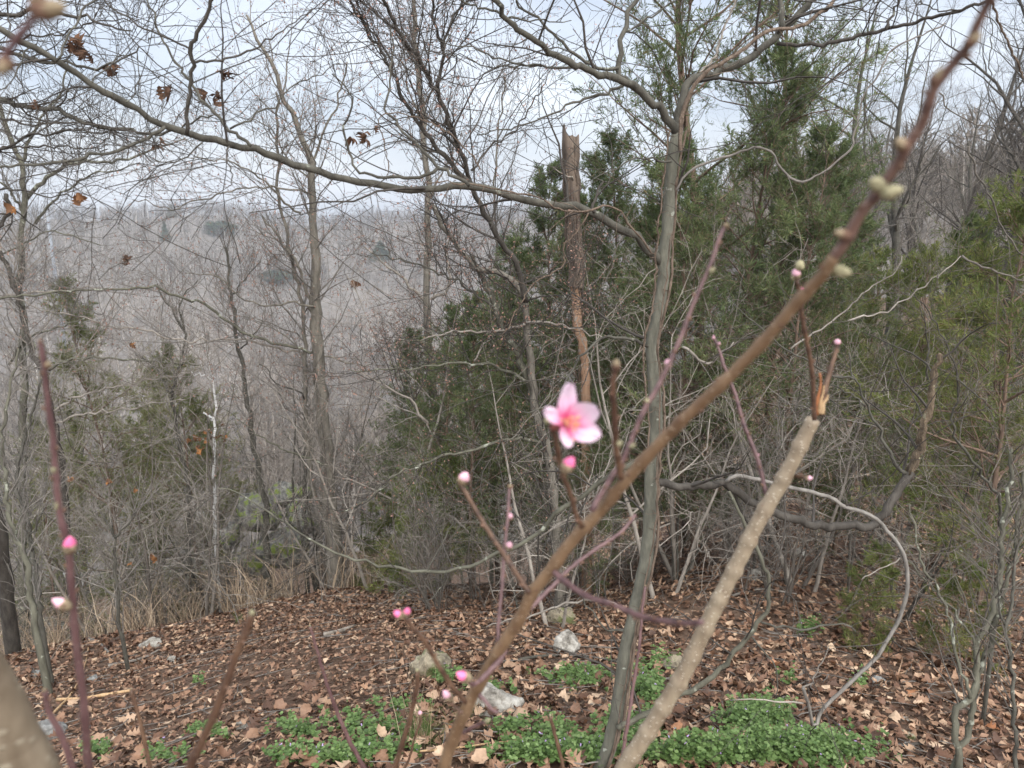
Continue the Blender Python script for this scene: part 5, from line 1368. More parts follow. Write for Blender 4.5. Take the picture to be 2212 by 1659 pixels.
bud(ps, q(2, 1, [(760, 250)])[0], .87, q(2, 1, [(785, 195)])[0], 22, 18, 'pink')
bud(ps, q(2, 1, [(795, 1440)])[0], .9, q(2, 1, [(850, 1440)])[0], 18, 13, 'pale')
bud(ps, q(2, 1, [(1000, 570)])[0], .93, q(2, 1, [(1010, 525)])[0], 14, 15, 'pale')
bud(ps, q(2, 1, [(235, 580)])[0], 1.0, q(2, 1, [(238, 530)])[0], 12, 7, 'pale')
bud(ps, q(2, 1, [(200, 545)])[0], 1.02, q(2, 1, [(196, 490)])[0], 14, 7, 'pale')
bud(ps, q(2, 1, [(485, 1300)])[0], .97, q(2, 1, [(498, 1265)])[0], 13, 7, 'pale')

# --- the left stems
lf = peach('peach_sapling', 'purple brown upright peach stem with two bright pink buds', [
 ('stem', [(196, 1710)] + q(0, 2, [(572, 1658), (540, 1200), (500, 900), (475, 640), (450, 300), (420, 130), (385, 0)]) + q(0, 1, [(360, 1400), (340, 1150), (310, 950), (285, 700), (262, 560)]), .62, .56, 17, 11, 'peach_purple')])
bud(lf, q(0, 2, [(452, 260)])[0], .575, q(0, 2, [(452, 120)])[0], 48, 30, 'pink')
bud(lf, q(0, 2, [(450, 620)])[0], .585, q(0, 2, [(330, 560)])[0], 44, 28, 'pale')
bud(lf, q(0, 1, [(305, 720)])[0], .56, q(0, 1, [(325, 670)])[0], 20, 15, 'brown')
bud(lf, q(0, 1, [(350, 1400)])[0], .57, q(0, 1, [(330, 1340)])[0], 16, 12, 'fuzz')
bud(lf, q(0, 1, [(365, 1640)])[0], .575, q(0, 1, [(368, 1560)])[0], 24, 9, 'fuzz')
b2 = peach('peach_sapling', 'very thick blurred tan stem leaning out of the bottom left corner', [
 ('stem', [(120, 1800), (62, 1659)] + q(0, 2, [(90, 1480), (-10, 1250), (-140, 1020), (-320, 800)]), .46, .42, 112, 100, 'peach_old')])
b3 = peach('peach_sapling', 'dark blurred twig with fat buds hanging into the top left corner', [
 ('stem', [(-420, 1400), (-300, 900), (-150, 500), (-40, 250)] + q(0, 0, [(-60, 520), (0, 430), (40, 350), (90, 280), (160, 190), (230, 110), (250, 60)]), .42, .33, 34, 14, 'peach_purple')])
bud(b3, q(0, 0, [(225, 70)])[0], .33, q(0, 0, [(440, 40)])[0], 74, 42, 'brown')
bud(b3, q(0, 0, [(60, 380)])[0], .34, q(0, 0, [(10, 460)])[0], 40, 32, 'brown')
bud(b3, q(0, 0, [(245, 60)])[0], .33, q(0, 0, [(240, -40)])[0], 40, 30, 'brown')

for lab, pix, Y0, Y1, w0, w1, mm in [
 ('short purple twig between the thick tan stem and the upright one', [(165, 1700)] + q(0, 2, [(470, 1650), (400, 1450), (320, 1300), (290, 1160)]), .6, .58, 15, 11, 'peach_purple'),
 ('thin dark cut twig on the leaf litter side of the upright stem', [(328, 1700)] + q(0, 2, [(970, 1650), (940, 1500), (900, 1330), (865, 1210), (850, 1150)]), .95, .95, 9, 7, 'peach_dark'),
 ('leaning brown twig with a greenish tip over the leaf litter', [(398, 1710)] + q(0, 2, [(1230, 1655), (1350, 1400), (1450, 1150), (1540, 900), (1600, 760), (1630, 660)]), .62, .6, 19, 14, 'peach_dark'),
 ('reddish twig slanting left with tiny green buds', [(800, 1700)] + q(1, 2, [(145, 1658), (60, 1500), (0, 1365)]) + q(0, 2, [(2130, 1150), (2070, 950), (2010, 740)]), 1.2, 1.15, 10, 5, 'peach_purple'),
 ('brown twig beside the dry grass tuft, greenish at its tip', [(845, 1700)] + q(1, 2, [(350, 1650), (400, 1480), (450, 1320), (490, 1120), (490, 1030)]), 1.0, .97, 12, 9, 'peach_dark'),
 ('thin twig topped by one small pale pink bud', [(830, 1700)] + q(1, 2, [(420, 1640), (470, 1480), (510, 1360), (510, 1320)]), 1.6, 1.55, 6, 4, 'peach_dark'),
 ('thin purple twig rising in front of the forked trunk', [(1335, 1700)] + q(1, 2, [(1815, 1640), (1850, 1400), (1890, 1150), (1930, 870), (1950, 650), (1970, 480)]), 1.2, 1.3, 9, 5, 'peach_purple'),
 ('cut brown twig standing in the green weeds', [(1218, 1700)] + q(1, 2, [(1435, 1650), (1395, 1480), (1352, 1320)]), 1.4, 1.4, 8, 7, 'peach_dark')]:
    r_ = peach('peach_shoot', lab, [('stem', pix, Y0, Y1, w0, w1, mm)], 'short twigs of the peach shrub')
    t = pix[-1]; t2 = pix[-2]
    dx, dy = t[0] - t2[0], t[1] - t2[1]; l = math.hypot(dx, dy)
    if 'pink bud' in lab:
        bud(r_, t, Y1, (t[0] + dx / l * 20, t[1] + dy / l * 20), 22, 11, 'pale')
    else:
        bud(r_, t, Y1, (t[0] + dx / l * 12, t[1] + dy / l * 12), w1 * 1.2, w1 * .95, 'fuzz' if 'green' in lab else 'brown')

# ================================================================== CEDARS, BUSHES AND BACKGROUND TREES
def cedar(stock, x, base_y_or_Y, Y, sc, label, rot=None, lift=0.0, tl=(0, 0)):
    p = at(x, 900, Y)
    return plant(stock, 'cedar_tree', p[0], p[1], label, 'cedar', 'red cedars', sc, rot, 0, tl)
cedar(ced_tall, 1500, 0, 8.6, 1.32, 'tallest cedar, its brown trunk rising behind the forked tree', .4)
cedar(ced_tall, 1655, 0, 10.0, 1.12, 'tall cedar whose crown shows right of the forked trunk', 2.0)
cedar(ced_mid, 1185, 0, 11.0, 1.42, 'narrow cedar just left of the broken trunk', .2)
cedar(ced_mid, 1075, 0, 9.2, 1.00, 'dark cedar behind the dark leaning trunk', 1.4)
cedar(ced_mid, 960, 0, 8.6, 0.76, 'low cedar at the foot of the straight grey trunk', 2.4)
cedar(ced_mid, 1250, 0, 8.8, 1.02, 'cedar filling the gap behind the open blossom', 3.3)
cedar(ced_mid, 1335, 0, 9.5, 1.22, 'cedar between the broken trunk and the forked trunk', 4.0)
cedar(ced_mid, 1480, 0, 7.4, 0.95, 'dense cedar behind the lower forked trunk', 5.2)
cedar(ced_mid, 1590, 0, 7.8, 1.16, 'cedar behind the slanting stem, just right of the forked trunk', .9)
cedar(ced_mid, 1700, 0, 7.2, 0.95, 'dark cedar behind the torn top of the tan stem', 2.2)
cedar(ced_mid, 1272, 0, 6.9, .48, 'small cedar screening the foot of the broken trunk', 1.9)
cedar(ced_mid, 905, 0, 9.6, .8, 'cedar behind the foot of the straight grey trunk', 3.9)
cedar(ced_mid, 1020, 0, 7.8, .74, 'bushy cedar behind the blossom twigs, low on the slope', .6)
cedar(ced_mid, 1120, 0, 8.3, .72, 'bushy cedar just below and left of the blossom', 4.6)
cedar(ced_mid, 1390, 0, 8.2, .9, 'dense cedar between the blossom and the forked trunk', 2.9)
cedar(ced_mid, 1770, 0, 10.5, .95, 'wide cedar behind the rotten limb, farther up the slope', 1.3)
cedar(ced_thin, 60, 0, 11.5, .9, 'thin cedar behind the dark slanting elm', 3.3)
cedar(ced_thin, 455, 0, 11.5, .8, 'thin cedar right behind the white snag', 1.2)
cedar(ced_olive, 1830, 0, 8.4, .86, 'olive tinted cedar behind the rotten broken limb', .5)
cedar(ced_olive, 1960, 0, 6.6, .78, 'bright olive cedar with sweeping boughs at the right', 1.7)
cedar(ced_mid, 2060, 0, 8.0, .85, 'dark cedar in the shade of the olive one at the right', 3.0)
cedar(ced_olive, 2190, 0, 5.4, .88, 'olive cedar cut by the right edge', 4.4)
cedar(ced_olive, 2360, 0, 6.5, 1.15, 'cedar whose bough pokes in high on the right edge', 2.7)
cedar(ced_thin, 222, 0, 10.5, 1.08, 'thin olive cedar left of centre in the valley edge',  .8)
cedar(ced_thin, 395, 0, 10.8, .9, 'thin olive cedar beside the white snag', 2.5)
cedar(ced_thin, 118, 0, 13.0, .95, 'thin cedar nearest the left edge', 4.4)
cedar(ced_thin, 310, 0, 14.0, 1.1, 'thin olive cedar set back between two others', 5.4)
cedar(ced_small, 885, 0, 7.6, .95, 'small bushy cedar left of the straight trunk', 1.0)
cedar(ced_small, 800, 0, 8.6, .7, 'small cedar above the dry grass by the twin trunked tree', 2.1)
cedar(ced_small, 1930, 0, 5.0, .45, 'smallest cedar seedling by the hanging loop', 1.9)
cedar(ced_small, 2120, 0, 4.9, .5, 'young cedar behind the forked sapling', 5.5)

MARKS = [(-400, 60, 'by the lichened elm'), (60, 180, 'by the dark slanting elm'), (180, 330, 'by the thin olive cedar'), (330, 440, 'by the crooked sapling'), (440, 540, 'by the white snag'),
         (540, 640, 'by the upright dark tipped sapling'), (640, 800, 'by the twin trunked elm'), (800, 990, 'by the straight elm'), (990, 1200, 'by the leaning elm'), (1200, 1340, 'by the broken trunk'),
         (1340, 1520, 'by the forked tree'), (1520, 1680, 'by the tan peach stem'), (1680, 1850, 'by the rotten broken limb'), (1850, 2000, 'by the bright olive cedar'), (2000, 2120, 'by the forked sapling'), (2120, 2700, 'by the right edge')]
ORD = ['nearest', 'second nearest', 'third nearest', 'fourth nearest', 'fifth nearest', 'sixth nearest', 'seventh nearest', 'eighth nearest', 'ninth nearest', 'tenth nearest', 'eleventh nearest', 'twelfth nearest']
def scatter(n, stock, name, boxes, label, cat, group, sc, rgen):
    """boxes: (x0, x1, Y0, Y1) ranges of picture column and distance; each plant is told by its neighbour and its rank in depth."""
    got = []
    for k in range(n):
        x0, x1, a, b = boxes[k % len(boxes)]
        px_, Y = rgen.uniform(x0, x1), rgen.uniform(a, b)
        p = at(px_, 900, Y)
        s = stock[int(rgen.integers(len(stock)))]
        o_ = plant(s, name, p[0], p[1], label, cat, group, rgen.uniform(*sc), rgen.uniform(0, 6.28), 0, (rgen.normal(0, .06), rgen.normal(0, .06)))
        got.append((px_, Y, o_))
    for lo, hi, where in MARKS:
        for k, g_ in enumerate(sorted((g_ for g_ in got if lo <= g_[0] < hi), key=lambda g_: g_[1])):
            g_[2]['label'] = '%s %s %s' % (ORD[min(k, 11)], label, where)
rb = np.random.default_rng(77)
scatter(11, shrub, 'shrub', [(860, 1650, 5.6, 7.8)], 'grey twiggy shrub before the middle cedars', 'shrub', 'bare shrubs in front of the cedars', (.5, .85), rb)
scatter(9, shrub, 'shrub', [(1500, 2230, 5.5, 9.0)], 'grey twiggy shrub among the cedars', 'shrub', 'bare shrubs at the right', (.6, 1.1), rb)
scatter(26, shrub, 'shrub', [(-60, 760, 8.6, 12.5)], 'twiggy shrub past the litter edge', 'shrub', 'bare shrubs along the edge of the litter', (.6, 1.2), rb)
scatter(8, slim, 'bare_tree', [(-80, 420, 13, 24), (620, 1000, 14, 22)], 'slim grey tree below the litter edge', 'tree', 'slim bare trees on the left slope', (.6, 1.0), rb)
scatter(16, slim_s, 'bare_tree', [(-150, 1100, 20, 55)], 'slim bare tree lower down the valley', 'tree', 'slim bare trees lower down the valley', (.8, 1.2), rb)
scatter(6, oak_s, 'bare_tree', [(-200, 1100, 32, 58)], 'broad bare tree down the valley', 'tree', 'broad bare trees down the valley', (.8, 1.15), rb)
scatter(7, oak, 'bare_tree', [(1850, 2250, 11, 19)], 'large bare tree against the sky', 'tree', 'large bare trees at the upper right', (.85, 1.05), rb)
scatter(18, oak_s, 'bare_tree', [(1500, 2350, 17, 42)], 'broad bare tree up the hillside', 'tree', 'bare trees up the right hillside', (.75, 1.0), rb)
scatter(24, slim_s, 'bare_tree', [(1350, 2350, 14, 48)], 'slim bare tree up the hillside', 'tree', 'slim bare trees on the right hillside', (.75, 1.1), rb)
scatter(26, shrub, 'shrub', [(1650, 2330, 9, 20)], 'brushy shrub up the hillside', 'shrub', 'bare brush on the right slope', (1.0, 1.5), rb)

scatter(9, arch, 'arching_shrub', [(900, 1500, 5.2, 7.2), (1450, 2150, 4.6, 7.0)], 'pale arching shrub before the cedars', 'shrub', 'pale arching shrubs', (.75, 1.15), rb)
scatter(7, arch, 'arching_shrub', [(-40, 460, 7.6, 10), (660, 860, 7.6, 9)], 'pale arching shrub at the litter edge', 'shrub', 'pale arching shrubs at the brink', (.8, 1.3), rb)

# ================================================================== ROCKS
def rock(label, x, y, w, h, m, flat=.7, group=None, Y=None):
    g = hit(x, y) if Y is None else at(x, y, Y)
    d = np.linalg.norm(g)
    k = d / F
    import bmesh
    bm = bmesh.new()
    bmesh.ops.create_icosphere(bm, subdivisions=4, radius=1)
    V = np.array([v.co[:] for v in bm.verts]); Q = np.array([[v.index for v in f.verts] for f in bm.faces]); bm.free()
    n = norm(V)
    r = np.ones(len(V))
    for _ in range(13):                      # planar cuts make broken faces
        pl = norm(rng.normal(size=3)); c = rng.uniform(.52, .85)
        dd = n @ pl
        r = np.where(dd > 0, np.minimum(r, c / np.maximum(dd, 1e-3)), r)
    for s_, a_ in ((3, .09), (7, .05), (17, .03)):
        ph = rng.uniform(0, 6, 3)
        r = r * (1 + a_ * np.sin(n[:, 0] * s_ + ph[0]) * np.sin(n[:, 1] * s_ + ph[1]) * np.sin(n[:, 2] * s_ + ph[2]) * 2 + a_ * .25 * rng.normal(size=len(r)))
    V = n * r[:, None] * np.array([w / 2 * k, max(w * .32, h * .5) * k, h * .62 * k])
    o_ = obj('rock', mesh('rock', V, Q, M[m], None, True), None, tuple(g + np.array([0, 0, h * .16 * k])))
    o_.rotation_euler = (0, 0, rng.uniform(-.4, .4))
    tag(o_, label, 'rock', group)
rock('large white limestone block behind the slanting peach stem', 1062, 1535, 140, 84, 'limestone')
rock('white limestone block standing beyond the weeds, left of the forked trunk', 1228, 1410, 66, 56, 'limestone')
rock('tan and mossy boulder left of the slanting stem', 930, 1462, 106, 84, 'mossy_tan')
rock('mossy grey block just right of the forked trunk', 1462, 1448, 58, 50, 'mossy_tan')
rock('dim boulder in the shrubs above the white limestone block', 1205, 1345, 70, 50, 'mossy_tan')
rock('grey stone resting by the foot of the thick tan stem', 112, 1590, 74, 50, 'grey_stone')
rock('white stone on the litter right of the slim sapling', 326, 1398, 46, 30, 'limestone')
rock('small white stone in open leaf litter by the leaning twig', 378, 1430, 28, 20, 'limestone')
rock('small pale stone near a forked straw', 203, 1475, 28, 20, 'grey_stone')
rock('flat bluish stone near the left edge', 82, 1458, 24, 14, 'grey_stone')
rock('lichened stone at the foot of the greenish sapling', 104, 1352, 44, 26, 'grey_stone')
rock('small grey stone beside the lichened one', 140, 1356, 26, 18, 'grey_stone')
rock('pale stone at the foot of the slim sapling', 245, 1366, 30, 12, 'limestone')
rock('grey stone in the dry grass, leftmost of the pair', 362, 1236, 36, 22, 'grey_stone')
rock('grey stone in the dry grass, right of its twin', 424, 1238, 36, 24, 'grey_stone')
rock('white stone in dry grass near the grey pair', 536, 1240, 26, 18, 'limestone')
rock('dark stone behind the upright peach stem', 135, 1250, 30, 18, 'grey_stone')
rock('white stone half sunk in the green weeds at the bottom', 527, 1572, 34, 18, 'limestone')
rock('flat pale stone under the litter edge', 140, 1278, 36, 14, 'limestone')
rock('small pale stone beside the twin trunked tree', 680, 1304, 18, 10, 'limestone')
rock('yellowish stone in the leaves at the lower right', 1958, 1594, 38, 20, 'mossy_tan')
rock('tiny white pebble in the leaves at the lower right', 1955, 1557, 18, 11, 'limestone')
rock('grey stone inside the hanging loop', 1895, 1478, 26, 24, 'grey_stone')
rock('pale stone under the low limb', 1640, 1250, 60, 30, 'limestone')
rock('pale stone on the slope above the loop', 1720, 1200, 40, 22, 'limestone')
for lab, x, y, w, h, Y in [('broad mossy ledge rock at the brink, left of the twin trunks', 560, 1130, 120, 70, 9.6), ('upper mossy ledge rock against the valley', 618, 1075, 110, 46, 10.2), ('ledge rock wedged against the twin trunks', 655, 1140, 80, 80, 9.9),
        ('lowest ledge rock, half in the dry grass', 600, 1200, 130, 70, 9.4), ('small ledge rock at the left end of the outcrop', 498, 1170, 60, 50, 9.5), ('pale ledge rock under the upper mossy one', 540, 1085, 60, 30, 10.3), ('bottom ledge rock under the twin trunks', 540, 1225, 90, 50, 9.6)]:
    rock(lab, x, y, w, h, 'moss_ledge', .7, 'rocks of the mossy outcrop', Y)

# ================================================================== LEAF LITTER
rl = np.random.default_rng(9)
def scatter_ground(n, pw=1.6, amin=-46, amax=50, r0=1.9, r1=16):
    r = (r0 ** pw + rl.random(n) * (r1 ** pw - r0 ** pw)) ** (1 / pw)
    a = np.radians(rl.uniform(amin, amax, n))
    x, y = r * np.sin(a), r * np.cos(a)
    return x, y, r, np.degrees(a)
def place_leaves(x, y, size, kinds=None, raise_=.015):
    n = len(x)
    V, Qn = leaf_verts(n, size, rl, kinds)
    V = tilt(V, rl.uniform(0, 6.28, n), rl.normal(0, .24, n))
    V = rotz(V, rl.uniform(0, 6.28, n))
    e = .05
    gx_ = (terrain(x + e, y) - terrain(x - e, y)) / (2 * e); gy_ = (terrain(x, y + e) - terrain(x, y - e)) / (2 * e)
    V[..., 2] += V[..., 0] * gx_[:, None] + V[..., 1] * gy_[:, None]
    z = terrain(x, y) + .012 + rl.random(n) * raise_ * 2
    V += np.stack([x, y, z], -1)[:, None]
    return V, Qn
x, y, r, a = scatter_ground(38000, 1.3)
w = sstep(2, 19, a)
keep = (r < 11.5) | (rl.random(len(r)) < w)
x, y, r, a = x[keep], y[keep], r[keep], a[keep]
# crumbled on the bare patch at the left, whole leaves at the right
crumb = sstep(-6, -14, a) * sstep(8, 5, r)
size = rl.uniform(.04, .088, len(x)) * (1 - .5 * crumb) * np.clip(.85 + r * .02, .8, 1.2)
V, Qn = place_leaves(x, y, size)
n = len(x)
tone = np.clip(rl.beta(1.7, 1.9, n) - .04 * crumb, 0, 1)
def few(V, tone, idx):
    k = len(idx) // 3
    Qk = np.array([[a_, a_ + 1, a_ + 4, a_ + 3] for i_ in range(k - 1) for a_ in (i_ * 3, i_ * 3 + 1)])
    return V[:, idx].reshape(-1, 3), (Qk[None] + (np.arange(len(V)) * len(idx))[:, None, None]).reshape(-1, 4), np.repeat(tone, len(idx))
cols = lambda st: [c * 3 + k for c in st for k in range(3)]
nearl, midl, farl = r < 4.6, (r >= 4.6) & (r < 7.5), r >= 7.5
V, Qall, A = join([few(V[nearl], tone[nearl], cols(range(10))), few(V[midl], tone[midl], cols([0, 2, 3, 4, 6, 9])), few(V[farl], tone[farl], cols([0, 4, 9]))])
tag(obj('leaf_litter', mesh('leaf_litter', V, Qall, M['litter'], A)), 'brown fallen leaves carpeting the slope', 'leaf litter', kind='stuff')
# crumbled fragments between the whole leaves
x, y, r, a = scatter_ground(42000, 1.25, r0=1.9, r1=10)
more = rl.random(len(r)) < np.where((a < -3) & (r < 9), 1.0, .45)
x, y, r, a = x[more], y[more], r[more], a[more]
n = len(x); L = rl.uniform(.018, .055, n)[:, None] * (1 + .04 * r[:, None]); wd_ = L * rl.uniform(.25, .8, (n, 1))
bz = L * rl.normal(.1, .25, (n, 1))
o1 = np.stack([-L[:, 0] / 2, 0 * r, 0 * r], -1); o2 = np.stack([0 * r, wd_[:, 0] / 2, bz[:, 0]], -1); o3 = np.stack([L[:, 0] / 2, 0 * r, 0 * r], -1); o4 = np.stack([.1 * L[:, 0], -wd_[:, 0] / 2, bz[:, 0] * .7], -1)
V = tilt(np.stack([o1, o2, o3, o4], 1), rl.uniform(0, 6.28, n), rl.normal(0, .4, n)); V = rotz(V, rl.uniform(0, 6.28, n))
e = .05
V[..., 2] += V[..., 0] * ((terrain(x + e, y) - terrain(x - e, y)) / (2 * e))[:, None] + V[..., 1] * ((terrain(x, y + e) - terrain(x, y - e)) / (2 * e))[:, None]
V += np.stack([x, y, terrain(x, y) + .012 + .02 * rl.random(n)], -1)[:, None]
base_ = np.arange(n)[:, None] * 4
Qc = np.concatenate([base_ + np.array([0, 3, 1, 1]), base_ + np.array([3, 2, 1, 1])])
tag(obj('leaf_crumbs', mesh('leaf_crumbs', V.reshape(-1, 3), Qc, M['litter'], np.repeat(np.clip(rl.beta(1.6, 1.9, n), 0, .97), 4), False)), 'crumbled bits of brown leaf strewn over the soil', 'leaf litter', kind='stuff')
# broken twigs strewn among the leaves
x, y, r, a_ = scatter_ground(1500, 1.3, -40, 44, 2.0, 10)
n = len(x); th_ = rl.uniform(0, 6.28, n); ln_ = rl.uniform(.06, .32, n)
t_ = np.linspace(-.5, .5, 5)[None]
X = x[:, None] + np.cos(th_)[:, None] * t_ * ln_[:, None] + rl.normal(0, .006, (n, 5)); Y_ = y[:, None] + np.sin(th_)[:, None] * t_ * ln_[:, None] + rl.normal(0, .006, (n, 5))
P_ = np.stack([X, Y_, terrain(X, Y_) + .035 + .012 * rl.random((n, 1))], -1)
V, Q_ = tube_batch(P_, np.broadcast_to(rl.uniform(.0012, .004, (n, 1)), (n, 5)), 4)
tag(obj('twig_litter', mesh('twig_litter', V, Q_, M['brown_twig'])), 'small broken twigs strewn over the fallen leaves', 'twigs', kind='stuff')
# litter on the rising slope at the right, where single leaves are only specks
n = 16000
r = np.sqrt(rl.uniform(11 ** 2, 30 ** 2, n)); a_ = np.radians(rl.uniform(4, 42, n)); x, y = r * np.sin(a_), r * np.cos(a_)
L = rl.uniform(.07, .15, (n, 1)); w_ = L * .6; up_ = L * rl.normal(.1, .3, (n, 1)); z0 = 0 * L
V = np.stack([np.concatenate([-L / 2, z0, z0], 1), np.concatenate([z0, w_ / 2, up_], 1), np.concatenate([L / 2, z0, z0], 1), np.concatenate([z0, -w_ / 2, up_], 1)], 1)
V = rotz(tilt(V, rl.uniform(0, 6.28, n), rl.normal(0, .4, n)), rl.uniform(0, 6.28, n)) + np.stack([x, y, terrain(x, y) + .03], -1)[:, None]
base_ = np.arange(n)[:, None] * 4
Qc = np.concatenate([base_ + np.array([0, 3, 1, 1]), base_ + np.array([3, 2, 1, 1])])
tag(obj('slope_leaves', mesh('slope_leaves', V.reshape(-1, 3), Qc, M['litter'], np.repeat(np.clip(rl.beta(2, 1.8, n), 0, .97), 4), False)), 'fallen leaves over the rising slope at the right', 'leaf litter', kind='stuff')
# the nearest leaves, one by one
shapes = []
for k in range(12):
    V, Qn = leaf_verts(1, np.array([.1]), rl, np.array([k % 4]))
    shapes.append(mesh('fallen_leaf', V[0], Qn, M['leaf']))
cnt = 0
regions = [('at the lower right among the saplings', 1560, 2230, 1400, 1675, 150), ('around the white limestone and green weeds', 640, 1560, 1440, 1675, 90), ('near the thick tan stem at the lower left', 90, 640, 1500, 1675, 60)]
words_ = ['lobed brown oak leaf lying', 'round lobed brown leaf lying', 'deeply cut brown oak leaf lying', 'plain oval brown leaf lying']
for where, x0, x1, y0, y1, nn in regions:
    for k in range(nn):
        g = hit(rl.uniform(x0, x1), y0 + (y1 - y0) * rl.random() ** .75)
        s = int(rl.integers(12))
        o = obj('fallen_leaf', shapes[s], None, (g[0], g[1], g[2] + .03 + rl.random() * .025))
        sc = rl.uniform(.6, 1.05); o.scale = (sc, sc, sc)
        o.rotation_euler = (rl.normal(0, .25), rl.normal(0, .25), rl.uniform(0, 6.28))
        o.rotation_mode = 'XYZ'
        tag(o, words_[s % 4] + ' ' + where, 'leaf', words_[s % 4].split(' leaf')[0] + ' leaves ' + where)

# leaves still hanging on the twigs of the oak and elms
hung = [mesh('dead_leaf', leaf_verts(1, np.array([.1]), rl, np.array([k % 3]))[0][0] * np.array([1, 1, 1.6]), leaf_verts(1, np.array([.1]), rl)[1], M['dark_leaf']) for k in range(4)]
hung2 = [mesh('dead_leaf', h_.vertices and leaf_verts(1, np.array([.1]), rl, np.array([k % 3]))[0][0], leaf_verts(1, np.array([.1]), rl)[1], M['hung_leaf']) for k, h_ in enumerate(hung)]
for x, y, Y, n, dark, sp in [(165, 100, 5.1, 7, 1, 16), (185, 125, 5.1, 3, 1, 8), (348, 203, 5.2, 4, 1, 14), (452, 210, 5.2, 5, 1, 16), (485, 155, 5.2, 4, 1, 12), (235, 150, 5.2, 3, 1, 10), (800, 290, 5.5, 6, 1, 18), (75, 235, 5.2, 3, 1, 10),
                             (172, 428, 5.4, 3, 0, 10), (28, 450, 5.3, 2, 0, 8), (275, 562, 8, 6, 1, 9), (288, 748, 8.5, 2, 0, 3), (237, 1043, 8.5, 3, 0, 6), (292, 1060, 8.5, 1, 0, 3),
                             (335, 310, 5.3, 2, 1, 10), (466, 945, 8.4, 14, 0, 30), (440, 960, 8.4, 8, 0, 24), (765, 618, 7.8, 3, 1, 6), (330, 1203, 8.4, 4, 0, 8), (282, 1222, 8.4, 1, 0, 3), (150, 1035, 8.6, 3, 0, 8)]:
    for k in range(n):
        p = at(x + rl.normal(0, sp * .6), y + rl.normal(0, sp * .45), Y + rl.normal(0, .06))
        o = obj('dead_leaf', (hung if dark else hung2)[int(rl.integers(4))], oakroot, tuple(p - np.array(oakroot.location)))
        s = rl.uniform(.6, 1.0) * (1.0 if n < 12 else .65); o.scale = (s, s, s)
        o.rotation_euler = tuple(rl.uniform(0, 6.28, 3))

# ================================================================== GRASSES, WEEDS AND STICKS
def blades(P, L, wd, lean, rgen, seg=5, droop=.6):
    """P (n,3) feet -> curved blades."""
    n = len(P)
    a = rgen.uniform(0, 6.28, n); d = norm(np.stack([np.cos(a) * lean, np.sin(a) * lean, np.ones(n)], -1))
    h = np.stack([np.cos(a), np.sin(a), np.zeros(n)], -1)
    pts = [P]; cur = P; dd = d
    for k in range(seg - 1):
        dd = norm(dd + (h + np.array([0, 0, -.8])) * (droop * rgen.uniform(.2, 1.3, (n, 1)) * (k / seg)) + rgen.normal(0, .1, (n, 3)))
        cur = cur + dd * (L / (seg - 1))[:, None]; pts.append(cur)
    C_ = np.stack(pts, 1)
    sd = norm(np.cross(h, rgen.normal(size=(n, 3)) * .3 + np.array([0, 0, 1])))
    w_ = wd[:, None] * np.linspace(1, .15, seg)[None]
    V = np.stack([C_ - sd[:, None] * w_[..., None], C_ + sd[:, None] * w_[..., None]], 2).reshape(n, seg * 2, 3)
    Qb = np.array([[2 * i, 2 * i + 1, 2 * i + 3, 2 * i + 2] for i in range(seg - 1)])
    Q = (Qb[None] + (np.arange(n) * seg * 2)[:, None, None]).reshape(-1, 4)
    return V.reshape(-1, 3), Q, np.repeat(rgen.random(n), seg * 2)
gr = []
n = 6000
px_ = rl.uniform(-60, 1000, n); yy = rl.uniform(7.9, 11.5, n)
keepg = (np.sin(px_ * .025) + np.sin(px_ * .061 + 1) + rl.normal(0, .9, n)) > -.4
px_, yy = px_[keepg], yy[keepg]
X = (px_ - 1106) / F * yy * 1.12
P = np.stack([X, yy, terrain(X, yy) - .02], -1)
gr.append(blades(P, rl.uniform(.25, 1.0, len(P)), rl.uniform(.0025, .006, len(P)), rl.uniform(.05, .55, len(P))[:, None][:, 0], rl, 6, .75))
V, Q_, A = join(gr)
tag(obj('dry_grass', mesh('dry_grass', V, Q_, M['dry_grass'], A, False)), 'tall dry tan grass along the brink of the slope', 'grass', kind='stuff')
# a tuft of dead stems and green blades under the slanting stem
def tuft(label, x, y, n, L, lean, mname, wd=.0016, name='grass_tuft'):
    g = hit(x, y)
    P = g + np.stack([rl.normal(0, .035, n), rl.normal(0, .03, n), np.zeros(n) - .02], -1)
    V, Q_, A = blades(P, rl.uniform(.5, 1.1, n) * L, np.full(n, wd), rl.uniform(.05, 1, n) * lean, rl, 6, .5)
    root = empty(name, tuple(g), label, 'grass tuft', 'grass tufts')
    world_part('blades', V, Q_, M[mname], root, A, 'stuff', False)
    return root
rt = tuft('green grass tuft at the bottom with dead stalks in it', 905, 1610, 130, .2, .7, 'grass_green')
g = np.array(rt.location); n = 26
V, Q_, A = blades(g + np.stack([rl.normal(0, .05, n), rl.normal(0, .03, n), np.zeros(n)], -1), rl.uniform(.3, .62, n), np.full(n, .0014), rl.uniform(.05, .3, n), rl, 6, .12)
world_part('dead_stalks', V, Q_, M['dry_grass'], rt, A, 'stuff', False)
tuft('small green grass tuft in the litter by the leaning twig', 515, 1345, 50, .16, .5, 'grass_green')
tuft('sparse grass tuft beside the large limestone', 1000, 1560, 50, .13, .6, 'grass_green')
for lab, x, y, L in [('single tall bending straw in front of the weeds', 1320, 1650, .75), ('single dry straw right of the white limestone', 1255, 1590, .5)]:
    tuft(lab, x, y, 2, L, .25, 'dry_grass', .0016, 'straw')

